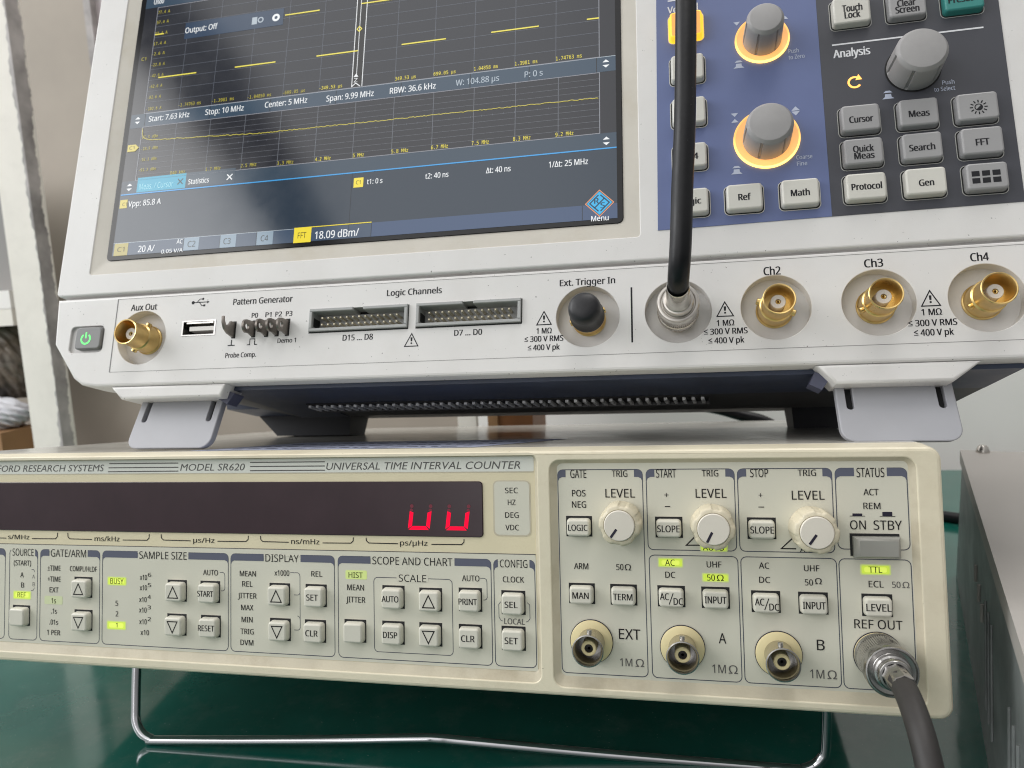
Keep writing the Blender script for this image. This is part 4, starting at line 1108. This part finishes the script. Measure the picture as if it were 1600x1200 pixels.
for s, cx, cz, w, h in PANEL_TEXT[6:]: b.text(s, cx, cz, w, h, yk, M['pale_print'], bold=0.006)
push_icon(b, 88.8, 79.4, yk, M['pale_print'])
b.build('function_overlay', S_)
b = MB(KS)                      # glowing turning arrow
cx, cz, r0 = 78.2, 85.7, 2.05
arc = [(cx + r0 * math.cos(math.radians(a)), cz + r0 * math.sin(math.radians(a))) for a in range(62, 330, 12)]
b.stroke(arc, 0.75, yk, M['lit_icon'])
b.sheet([(cx + 0.3, cz + 0.8), (cx + 2.6, cz + 0.9), (cx + 1.4, cz + 3.1)], yk - 0.02, M['lit_icon'])
b.build('lit_arrow', S_)

KEYS = [('ch_a', 13.0, 26.2, 110.6, 122.8, 'lit'), ('ch_b', 13.0, 26.2, 92.2, 104.0, 'white'), ('ch_c', 13.0, 26.2, 74.0, 85.8, 'white'), ('Ch4', 13.0, 26.0, 56.2, 67.0, 'white'),
        ('Logic', 13.1, 26.0, 37.9, 48.8, 'white'), ('Ref', 31.2, 44.7, 37.9, 48.9, 'white'), ('Math', 50.0, 63.7, 38.0, 49.0, 'white'),
        ('Touch', 71.6, 85.4, 107.5, 119.6, 'white'), ('Clear', 90.4, 103.9, 107.4, 119.5, 'grey'), ('Preset', 108.6, 122.4, 107.3, 119.2, 'teal'),
        ('Cursor', 71.6, 85.4, 64.2, 75.6, 'grey'), ('Meas', 90.4, 104.1, 64.2, 75.6, 'grey'), ('sun', 108.7, 122.6, 64.2, 75.6, 'grey'),
        ('Quick', 71.5, 85.4, 51.4, 62.5, 'grey'), ('Search', 90.4, 104.1, 51.4, 62.5, 'grey'), ('FFT', 108.8, 122.8, 51.4, 62.5, 'grey'),
        ('Protocol', 71.3, 85.4, 38.2, 49.2, 'white'), ('Gen', 90.3, 104.2, 38.4, 49.3, 'white'), ('grid', 109.1, 122.9, 38.5, 49.3, 'grey')]
KM = {'white': M['key_white'], 'grey': M['key_grey'], 'teal': M['key_teal'], 'lit': M['key_lit']}
for nm, x0, x1, z0, z1, kind in KEYS:
    b = MB(KS)
    onblue = x1 < 67
    b.sheet(rr(x0 - 0.25, x1 + 0.25, z0 - 0.25, z1 + 0.25, 1.9, 4), -0.30, M['slot_edge'] if not onblue else M['key_white'])
    b.sheet(rr(x0, x1, z0, z1, 1.7, 4), -0.34, M['slot'] if kind != 'lit' else M['key_lit_edge'])
    b.prism(rr(x0 + 0.45, x1 - 0.45, z0 + 0.45, z1 - 0.45, 1.4, 4), -3.3, -0.33, KM[kind] if kind != 'lit' else M['key_lit_edge'], bevel=0.7, draft=0.15, cap_m=KM[kind])
    yt = -3.36
    for s, cx, cz, w, h in KEY_TEXT:
        if x0 < cx < x1 and z0 < cz < z1 + 0.5: b.text(s, cx, cz, w, h, yt, M['ink'], bold=0.022)
    if nm == 'sun':
        cx, cz = 115.8, 69.3
        b.stroke([(cx + 1.15 * math.cos(a * math.pi / 12), cz + 1.15 * math.sin(a * math.pi / 12)) for a in range(24)], 0.3, yt, M['ink'], closed=True)
        b.sheet([(cx + 1.1 * math.cos(math.radians(a)), cz + 1.1 * math.sin(math.radians(a))) for a in range(-135, 50, 15)], yt, M['ink'])
        for i in range(12):
            a = i * math.pi / 6
            b.stroke([(cx + 1.75 * math.cos(a), cz + 1.75 * math.sin(a)), (cx + 2.75 * math.cos(a), cz + 2.75 * math.sin(a))], 0.4, yt, M['ink'])
    if nm == 'grid':
        for i in range(3):
            for j in range(2):
                b.sheet(rr(111.2 + i * 3.15, 113.6 + i * 3.15, 41.3 + j * 2.55, 43.2 + j * 2.55), yt, M['ink'])
    kx, kz, ta, tb_ = (x0 + x1) / 2, (z0 + z1) / 2, rk.uniform(-0.012, 0.012), rk.uniform(-0.012, 0.012)
    b.v = [(x, y + (ta * (x - kx) + tb_ * (z - kz) if y < -1 else 0), z) for x, y, z in b.v]
    o = b.build('key', S_)
    if kind == 'lit': o['label'] = 'glowing orange key'
    if kind == 'teal': o['label'] = 'teal green key'

# rotary knobs
def scope_knob(cx, cz, r0, r1, h, ring):
    def notch(a, i):
        if 1 <= i <= 4:
            d = abs(((math.degrees(a) + 22) % 60) - 30)
            if d < 3.2: return 0.925
        return 1.0
    b = MB(KS)
    b.lathe(cx, cz, [(r0, -0.6), (r0, -1.2), (r1 * 1.02, -h * 0.55), (r1, -h + 2.4), (r1 - 0.05, -h + 1.5), (r1 - 0.15, -h + 1.2), (r1 - 1.1, -h + 0.1), (r1 - 1.5, -h), (0.01, -h - 0.02)], M['knob_grey'], 180, notch)
    k = b.build('knob', S_, sharp=24)
    b = MB(KS)
    if ring:
        b.lathe(cx, cz, [(r0 * 0.9, -0.4), (ring - 0.7, -0.85)], ring_glow('lit_ring_dish', cz, (1.0, 0.45, 0.13), 0.62, 1.25), 64)
        b.lathe(cx, cz, [(ring - 0.7, -0.85), (ring - 0.1, -1.0), (ring, -0.6), (ring, -0.26)], ring_glow('lit_ring_rim', cz, (1.0, 0.55, 0.12), 0.9, 3.4), 64)
        b.build('light_ring', k)
    else:
        b.lathe(cx, cz, [(r0 * 0.9, -0.35), (r0 + 0.5, -0.35)], M['slot'], 64)
        b.build('gap_ring', k)
scope_knob(47.3, 107.7, 7.0, 6.6, 13.0, 9.9)
scope_knob(46.9, 66.6, 8.4, 8.1, 12.0, 11.7)
scope_knob(97.7, 88.6, 8.8, 8.4, 12.0, 0)

# power key
b = MB(KS)
b.prism(rr(-241.5, -228.5, -2.0, 7.9, 1.8, 4), -0.9, 1.15, M['power_grey'], bevel=0.6)
cx, cz = -236.0, 2.6
b.stroke([(cx + 2.2 * math.cos(math.radians(a)), cz + 2.2 * math.sin(math.radians(a))) for a in range(125, 416, 15)], 0.75, -0.96, M['green_led'])
b.stroke([(cx, cz + 0.3), (cx, cz + 2.9)], 0.75, -0.96, M['green_led'])
b.build('power_key', S_)

# usb socket
b = MB(KS)
for x0, x1, z0, z1 in ((-189.7, -173.7, 8.1, 8.65), (-189.7, -173.7, 1.95, 2.5), (-189.65, -189.0, 2.5, 8.1), (-174.4, -173.75, 2.5, 8.1)):
    b.box(x0, x1, -0.15, 7, z0, z1, M['dull_nickel'])
b.box(-186.5, -174.6, 0.6, 7, 4.3, 6.1, M['ptfe'])
b.box(-187.8, -175.2, 0.2, 7, 7.3, 8.0, M['nickel'])
b.build('usb_socket', S_)

# probe terminals
def terminal(x, z, hook):
    b = MB(KS)
    if hook: prof = [(0.3, -3.6), (-1.2, -3.6), (-4.6, -3.0), (-7.0, -1.6), (-8.2, 0.6), (-8.4, 3.2), (-7.6, 3.4), (-7.2, 1.6), (-6.2, 0.2), (-4.8, 0.1), (-3.6, 1.4), (-2.8, 2.6), (0.3, 2.7)]
    else:
        prof = [(0.3, -3.6), (-1.4, -3.6), (-3.6, -3.1)] + [(-5.4 + 2.8 * math.cos(math.radians(a)), -0.7 + 2.8 * math.sin(math.radians(a))) for a in range(-100, -265, -16)] + [(-3.0, 2.3), (0.3, 2.7)]
    # plate standing out of the panel: profile in (y, z), 0.8 mm thick along x
    bm = bmesh.new()
    outer_ = [bm.verts.new((0, p[0], z + p[1])) for p in prof]
    ed = [bm.edges.new((outer_[i], outer_[(i + 1) % len(outer_)])) for i in range(len(outer_))]
    inner = []
    if not hook:
        inner = [bm.verts.new((0, -5.4 + 1.3 * math.cos(a * math.pi / 6), z - 0.7 + 1.3 * math.sin(a * math.pi / 6))) for a in range(12)]
        ed += [bm.edges.new((inner[i], inner[(i + 1) % 12])) for i in range(12)]
    bmesh.ops.triangle_fill(bm, use_beauty=True, edges=ed, normal=(1, 0, 0))
    bm.verts.index_update()
    vs = [v.co.copy() for v in bm.verts]; fs = [tuple(v.index for v in f.verts) for f in bm.faces]
    lo = [v.index for v in outer_]; li = [v.index for v in inner]
    bm.free()
    th = 0.45; n = len(vs)
    full = [(x - th, v.y, v.z) for v in vs] + [(x + th, v.y, v.z) for v in vs]
    F = [tuple(reversed(f)) for f in fs] + [tuple(q + n for q in f) for f in fs]
    for L in (lo, li):
        for i in range(len(L)):
            a_, c_ = L[i], L[(i + 1) % len(L)]
            F.append((a_, c_, c_ + n, a_ + n))
    b.add(full, F, M['lug'])
    b.box(x - 0.9, x + 0.9, -0.12, 0.3, z - 3.9, z + 3.3, M['slot'])
    b.build('probe_terminal', S_)
for i, x in enumerate((-165.0, -155.9, -150.0, -145.3, -140.7)): terminal(x, 4.0, i == 0)

# ribbon headers
for x0, x1 in ((-130.9, -89.2), (-85.6, -44.0)):
    b = MB(KS)
    z0, z1 = 1.2, 10.6; xm = (x0 + x1) / 2; w = 1.25
    b.box(x0 - 0.3, x1 + 0.3, -0.06, 0.4, z0 - 0.55, z0 + 0.3, M['slot'])
    b.box(x1 - 0.1, x1 + 0.35, -0.06, 0.4, z0, z1, M['slot'])
    for a in ((x0, x1, z0, z0 + w), (x0, x0 + w, z0 + w, z1 - w), (x1 - w, x1, z0 + w, z1 - w), (x0, xm - 2.2, z1 - w, z1), (xm + 2.2, x1, z1 - w, z1)):
        b.prism(rr(*a), -1.2, 6.5, M['header_grey'], bevel=0.2, steps=1)
    b.box(x0 + w, x1 - w, 5.6, 6.5, z0 + w, z1 - w, M['header_grey'])
    b.box(x0 + w, x0 + w + 0.15, 0.5, 6, z0 + 2.4, z1 - 3.4, M['slot'])
    h = b.build('ribbon_header', S_)
    b = MB(KS)
    for i in range(13):
        for z in (4.3, 7.0):
            px = xm - 15.9 + i * 2.65
            b.prism(rr(px - 0.42, px + 0.42, z - 0.42, z + 0.42), 0.4, 5.7, M['pin'], bevel=0.2, steps=1)
    b.build('pins', h)

# gold coaxial jacks
def scope_jack(cx, cz, ang):
    b = MB(KS)
    b.lathe(cx, cz, [(6.3, 4.98), (6.3, 4.3), (5.9, 4.0)], M['gold'], 40)
    b.lathe(cx, cz, [(5.9, 4.2), (5.75, 3.0), (5.7, -1.6), (5.45, -1.9), (5.2, -2.1), (5.15, -8.2), (5.35, -8.9), (5.4, -9.4), (5.2, -9.6), (4.85, -9.5), (4.7, -8.8), (4.6, -1.0), (0.01, -1.0)], M['gold'], 56)
    pegs(b, cx, cz, 4.6, 6.9, 0.2, ang, 1.2, M['gold'])
    j = b.build('coax_jack', S_)
    b = MB(KS)
    b.lathe(cx, cz, [(2.6, -1.0), (2.55, -6.0), (2.35, -6.3), (0.95, -6.3), (0.9, -3.0), (0.01, -3.0)], M['ptfe'], 32)
    b.lathe(cx, cz, [(0.85, -5.9), (0.6, -6.1), (0.4, -6.0), (0.35, -3.2), (0.01, -3.2)], M['gold'], 16)
    b.build('insulator', j)
for (cx, cz), ang in zip(JACK, (62, 20, 15, -22, 204, 208)): scope_jack(cx, cz, ang)

# ------------------------------------------------------------------ lcd
D_ = MB(KS)
D_.prism(rr(-232.6, -5.7, 38.7, 183.8, 2.0, 4), 0.9, 1.25, M['hole'] if False else mat('black_glass_border', (0.008, 0.008, 0.010), 0.10, spec=0.6))
C_BG = screen('#1d1f26'); C_GRID = screen('#5c616b'); C_FRAME = screen('#8e9098'); C_BAR = screen('#34485a'); C_STRIP = screen('#324454')
C_LOW = screen('#263442'); C_ROW = screen('#3a4c62'); C_CELL = screen('#8195a5'); C_TXT = screen('#eef1f2', 1.0); C_YEL = screen('#f0e04a', 1.0); C_YDIM = screen('#bdb13a')
C_TRACE = screen('#f4e65a'); C_CYAN = screen('#3f9fe0'); C_TAB = screen('#2f9dbb'); C_BLK = screen('#141414'); C_FFT = screen('#f2dc3a'); C_SEP = screen('#10161c'); C_GREY = screen('#aeb9c2')
def R(q): return rr(*q)
y0 = 0.86
dy = 0.04
A = (-229.9, -7.7, 40.6, 180.5)
D_.sheet(R(A), y0, C_BG)
D_.sheet(R((-229.9, -7.7, 165.6, 180.5)), y0 - dy, C_BAR)
D_.sheet(R((-229.9, -7.7, 40.6, 76.3)), y0 - dy, C_LOW)
# graph 1
gx0, gx1 = -222.9, -14.1
D_.sheet(R((gx0, gx1, 109.6, 165.2)), y0 - dy, screen('#24272e'))
vl = [-205.2, -188.1, -170.1, -152.9, -135.5, -100.5, -83.4, -65.9, -48.5, -31.6]
for x in vl: D_.stroke([(x, 109.6), (x, 165.2)], 0.22, y0 - 2 * dy, C_GRID)
for i in range(9): D_.stroke([(gx0, 115.2 + i * 5.65), (gx1, 115.2 + i * 5.65)], 0.2, y0 - 2 * dy, C_GRID)
D_.stroke(R((gx0, gx1, 109.6, 165.2)), 0.3, y0 - 3 * dy, C_FRAME, closed=True)
# graph 2
D_.sheet(R((gx0, gx1, 76.3, 102.7)), y0 - dy, C_BG)
for i in range(11):
    x = -205.0 + i * 17.45
    D_.stroke([(x, 76.3), (x, 102.7)], 0.22, y0 - 2 * dy, screen('#6c7078', name='lcd_grid2'))
for i in range(1, 10): D_.stroke([(gx0, 76.3 + i * 2.64), (gx1, 76.3 + i * 2.64)], 0.18, y0 - 2 * dy, screen('#5e6168', name='lcd_grid3'))
D_.stroke(R((gx0, gx1, 76.3, 102.7)), 0.3, y0 - 3 * dy, C_FRAME, closed=True)
# bar between
D_.sheet(R((-221.9, -7.7, 102.95, 109.4)), y0 - dy, C_BAR)
D_.sheet(R((-229.7, -222.2, 102.6, 109.6)), y0 - dy, C_STRIP)
for x in (-188.6, -158.5, -127.3, -97.6, -67.3, -42.5, -15.2): D_.stroke([(x, 103.0), (x, 109.4)], 0.3, y0 - 2 * dy, C_SEP)
D_.stroke([(-221.9, 109.5), (-7.7, 109.5)], 0.25, y0 - 2 * dy, C_GREY)
# strip, tabs
D_.sheet(R((-226.5, -7.7, 69.6, 76.1)), y0 - 2 * dy, C_STRIP)
D_.sheet(R((-221.6, -196.8, 70.3, 77.4)), y0 - 3 * dy, C_TAB); D_.sheet(R((-196.8, -172.4, 70.5, 77.5)), y0 - 3 * dy, screen('#3a4a58'))
D_.stroke([(-229.5, 69.7), (-7.7, 69.7)], 0.5, y0 - 4 * dy, C_CYAN)
D_.stroke([(-117.2, 41), (-117.2, 69.4)], 0.2, y0 - 2 * dy, C_SEP)
# channel row
D_.sheet(R((-229.9, -107.2, 40.6, 46.5)), y0 - 2 * dy, C_ROW); D_.sheet(R((-107.2, -7.7, 40.6, 46.7)), y0 - 2 * dy, screen('#3c5070'))
D_.stroke([(-229.9, 46.5), (-141.8, 46.6)], 0.2, y0 - 3 * dy, C_GREY)
for x in (-194.3, -176.5, -159.2, -107.2, -21.0): D_.stroke([(x, 40.7), (x, 46.6)], 0.25, y0 - 3 * dy, C_SEP)
D_.sheet(R((-229.2, -222.2, 40.6, 46.4)), y0 - 3 * dy, screen('#a89c52'))
for q in ((-194.1, -186.7, 40.7, 46.5), (-176.4, -168.8, 40.7, 46.5), (-159.0, -151.4, 40.6, 46.6)): D_.sheet(R(q), y0 - 3 * dy, C_CELL)
D_.sheet(R((-141.8, -133.9, 40.3, 46.9)), y0 - 3 * dy, C_FFT); D_.stroke([(-141.8, 46.9), (-107.2, 46.9)], 0.35, y0 - 4 * dy, C_FFT)
D_.sheet(R((-229.4, -225.6, 63.2, 67.3)), y0 - 3 * dy, screen('#c9b94a')); D_.sheet(R((-116.3, -112.0, 62.9, 67.2)), y0 - 3 * dy, C_FFT)
# output box
D_.sheet(R((-206.6, -156.0, 145.9, 154.4)), y0 - 3 * dy, screen('#2c4058'))
D_.sheet(R((-171.8, -169.2, 148.2, 151.9)), y0 - 4 * dy, C_GREY); D_.stroke(circ(-167.4, 150.1, 1.2, 16), 0.6, y0 - 4 * dy, C_GREY, closed=True)
D_.stroke(circ(-159.7, 150.1, 1.35, 20), 1.1, y0 - 4 * dy, C_TXT, closed=True)
# traces and cursors
ny = y0 - 4 * dy
D_.sheet(R((-120.6, -115.8, 109.7, 165.1)), y0 - 2.5 * dy, C_BLK)
for (a, c) in CURS:
    c2 = (c[0], 109.9) if c[1] < 112 else c
    D_.stroke([(c2[0], 165.0), c2], 0.34 if c[1] < 112 else 0.26, ny, C_TXT)
for (a, c) in TRACE1:
    z = 127.2 if a[1] < 140 else 150.4
    D_.stroke([(a[0], z + 0.2), (c[0], z + 0.1)], 0.55, ny - dy, C_TRACE)
D_.stroke([(-119.5, 138), (-118.4, 139.2), (-117.3, 138), (-118.4, 136.8)], 0.4, ny - dy, C_TRACE, closed=True)
D_.sheet([(-119.6, 114.6), (-117.4, 114.6), (-118.5, 116.2)], ny - dy, C_TXT); D_.text('Z', -118.5, 113.0, 1.7, 2.0, ny - dy, C_TXT); D_.stroke([(-120.3, 110.0), (-118.4, 111.6), (-116.4, 110.0)], 0.4, ny - dy, C_TXT)
rn = random.Random(11)
tr = [(-222.7, 102.0), (-222.2, 98.6), (-221.4, 97.2), (-219.5, 96.3)]
x = -217.0
while x < gx1:
    base = 95.7 + (x + 217) * (92.9 - 95.7) / 55 if x < -162 else 92.9 - (x + 162) * 1.2 / 148
    tr.append((x, base + rn.uniform(-0.22, 0.22))); x += 0.8
D_.stroke(tr, 0.27, ny - dy, screen('#cfc24e', name='lcd_spectrum'))
for i in range(40):
    x = -200 + i * 4.6; D_.stroke([(x, 89.1), (x, 89.9)], 0.2, y0 - 2.5 * dy, C_GRID)
D_.sheet([(-229.3, 90.9), (-225.2, 90.9), (-223.4, 92.6), (-225.2, 94.3), (-229.3, 94.3)], ny, screen('#c9b94a'))
# scroll arrows
for cx, cz in ((-225.9, 106.4), (-11.5, 106.4), (-11.6, 72.8), (-225.6, 73.2)):
    tri_icon(D_, cx, cz + 1.2, 1.35, 1.2, True, ny, C_TXT); tri_icon(D_, cx, cz - 1.2, 1.35, 1.2, False, ny, C_TXT)
for cx, cz, m in ((-199.5, 73.6, C_BLK), (-175.0, 73.4, C_TXT)):
    D_.stroke([(cx - 1.3, cz - 1.3), (cx + 1.3, cz + 1.3)], 0.5, ny, m); D_.stroke([(cx - 1.3, cz + 1.3), (cx + 1.3, cz - 1.3)], 0.5, ny - 0.01, m)
for s, cx, cz, w, h in SCR_WHITE:
    m = C_TXT
    if s.startswith('W:') or s.startswith('P:'): m = C_GREY
    D_.text(s, cx, cz, w, h * 0.92, ny - dy, m, bold=0.007)
for s, cx, cz, w, h in SCR_YEL: D_.text(s, cx, cz, w, h, ny, C_YDIM if cx < -140 else C_YEL, sans='mono')
for s, cx, cz, w, h, k in SCR_DARK: D_.text(s, cx, cz, w, h, ny - dy, {'k': screen('#2a2a20', name='lcd_dark_text'), 'y': C_YDIM, 'c': screen('#9fd6e2')}[k])
# maker's lozenge on the menu button
lx, lz, ls = -14.4, 47.1, 5.6
def loz(s): return [(lx, lz - s), (lx + s, lz), (lx, lz + s), (lx - s, lz)]
D_.sheet(loz(ls), ny - dy, screen('#e2946a')); D_.sheet(loz(ls - 0.5), ny - 2 * dy, screen('#0d2a3c')); D_.sheet(loz(ls - 0.8), ny - 3 * dy, screen('#2fb0e4'))
dk = screen('#0b3550')
q = ls - 1.9
D_.stroke([(lx - q * 0.1, lz + q * 0.9), (lx - q, lz), (lx - q * 0.1, lz - q * 0.9)], 0.5, ny - 4 * dy, dk); D_.stroke([(lx + q * 0.1, lz + q * 0.9), (lx + q, lz), (lx + q * 0.1, lz - q * 0.9)], 0.5, ny - 4 * dy, dk)
D_.stroke([(lx - 1.9, lz - 1.9), (lx + 1.9, lz + 1.9)], 0.5, ny - 4 * dy, dk)
D_.text('R', lx - 1.1, lz + 1.0, 1.7, 2.3, ny - 5 * dy, dk, bold=0.02); D_.text('S', lx + 1.2, lz - 1.0, 1.6, 2.3, ny - 5 * dy, dk, bold=0.02)
D_.build('display', S_)

# ------------------------------------------------------------------ things plugged into the instruments
t = root('dust_cap', SCOPE_FRAME, 'black rubber cap pushed over the external trigger connector', 'cap')
b = MB(KS)
cx, cz = JACK[1]
b.lathe(cx, cz, [(5.5, -0.6), (6.35, -0.7), (6.35, -2.2), (6.1, -2.7), (5.95, -8.5), (5.75, -10.4), (5.1, -11.7), (3.9, -12.4), (1.8, -12.75), (0.01, -12.8)], M['cap_black'], 56)
b.build('rubber_sleeve', t)

def knurl(idx, n):
    def f(a, i):
        if i in idx and int(round(a / (2 * math.pi) * n)) % 2: return 0.955
        return 1.0
    return f
t = root('coax_cable', SCOPE_FRAME, 'thick black coaxial cable rising from the first channel input of the oscilloscope', 'cable')
b = MB(KS)
cx, cz = JACK[2]
b.lathe(cx, cz, [(5.6, 1.6), (7.0, 1.5), (7.3, 1.1), (7.3, -0.6), (7.0, -1.0), (6.75, -1.3), (6.95, -1.7), (6.95, -6.4), (6.7, -6.8), (6.75, -7.2), (7.3, -7.6), (7.3, -9.9), (6.9, -10.6), (6.3, -10.8), (5.9, -10.7), (5.7, -10.3), (4.0, -10.3)], M['nickel'], 120, knurl((6, 7), 120))
pg = b.build('plug', t)
b = MB(KS)
b.lathe(cx, cz, [(5.5, -10.2), (5.4, -12.6), (5.0, -13.2), (4.0, -13.4)], M['nickel'], 40)
b.lathe(cx, cz, [(4.5, -13.2), (4.2, -14.2), (3.85, -15.4), (3.85, -26.5), (3.5, -27)], M['nickel'], 40)
b.build('crimp_sleeve', pg)
b = MB(KS)
b.tube(spline([(13.6, -24.4, 2.9), (13.65, -28.0, 3.6), (13.9, -31.8, 6.0), (14.4, -34.2, 10.5), (15.0, -36.0, 19), (15.6, -37.0, 30.6), (17.0, -38.0, 52.2), (18.0, -38.2, 75.2), (18.8, -38, 99.1), (19.5, -37.4, 116), (20.4, -35, 150), (21.5, -28, 195), (22, -14, 240), (22, 20, 290), (22, 70, 320)], 8), 3.45, M['cable'], 28)
b.build('cable_jacket', t)

t = root('coax_lead', COUNTER_FRAME, 'dark grey coaxial cable drooping from the reference output at the right of the counter', 'cable')
b = MB(KC)
cx, cz = 78.84, -24.95
b.lathe(cx, cz, [(6.2, 1.2), (7.5, 1.1), (7.8, 0.6), (7.8, -0.6), (7.55, -1.0), (7.75, -1.4), (7.75, -9.6), (7.55, -10.0), (7.75, -10.5), (8.15, -11.0), (8.15, -14.6), (7.8, -15.2), (7.4, -15.3), (7.0, -14.8), (5.9, -14.6), (5.6, -15.0), (5.3, -15.1)], M['dull_nickel'], 132, knurl((5, 6), 132))
pg = b.build('plug', t)
b = MB(KC)
b.lathe(cx, cz, [(5.7, -14.9), (5.5, -16.2), (5.0, -16.6), (4.9, -18.6), (4.6, -19.0), (4.0, -19.1)], M['dull_nickel'], 40)
b.lathe(cx, cz, [(4.2, -18.8), (3.75, -20.0), (3.7, -28.0), (3.4, -28.5)], M['dull_nickel'], 8)
b.build('crimp_sleeve', pg)
b = MB(KC)
b.tube(spline([(78.84, -23.5, -25.0), (78.8, -29, -25.6), (78.5, -37, -28.0), (78.3, -44.5, -32.2), (78.4, -50, -38.8), (78.9, -53.0, -47), (80, -53, -60), (84, -48, -76), (96, -40, -90), (130, -36, -97)], 8), 3.6, M['cable_grey'], 28)
b.build('cable_jacket', t)
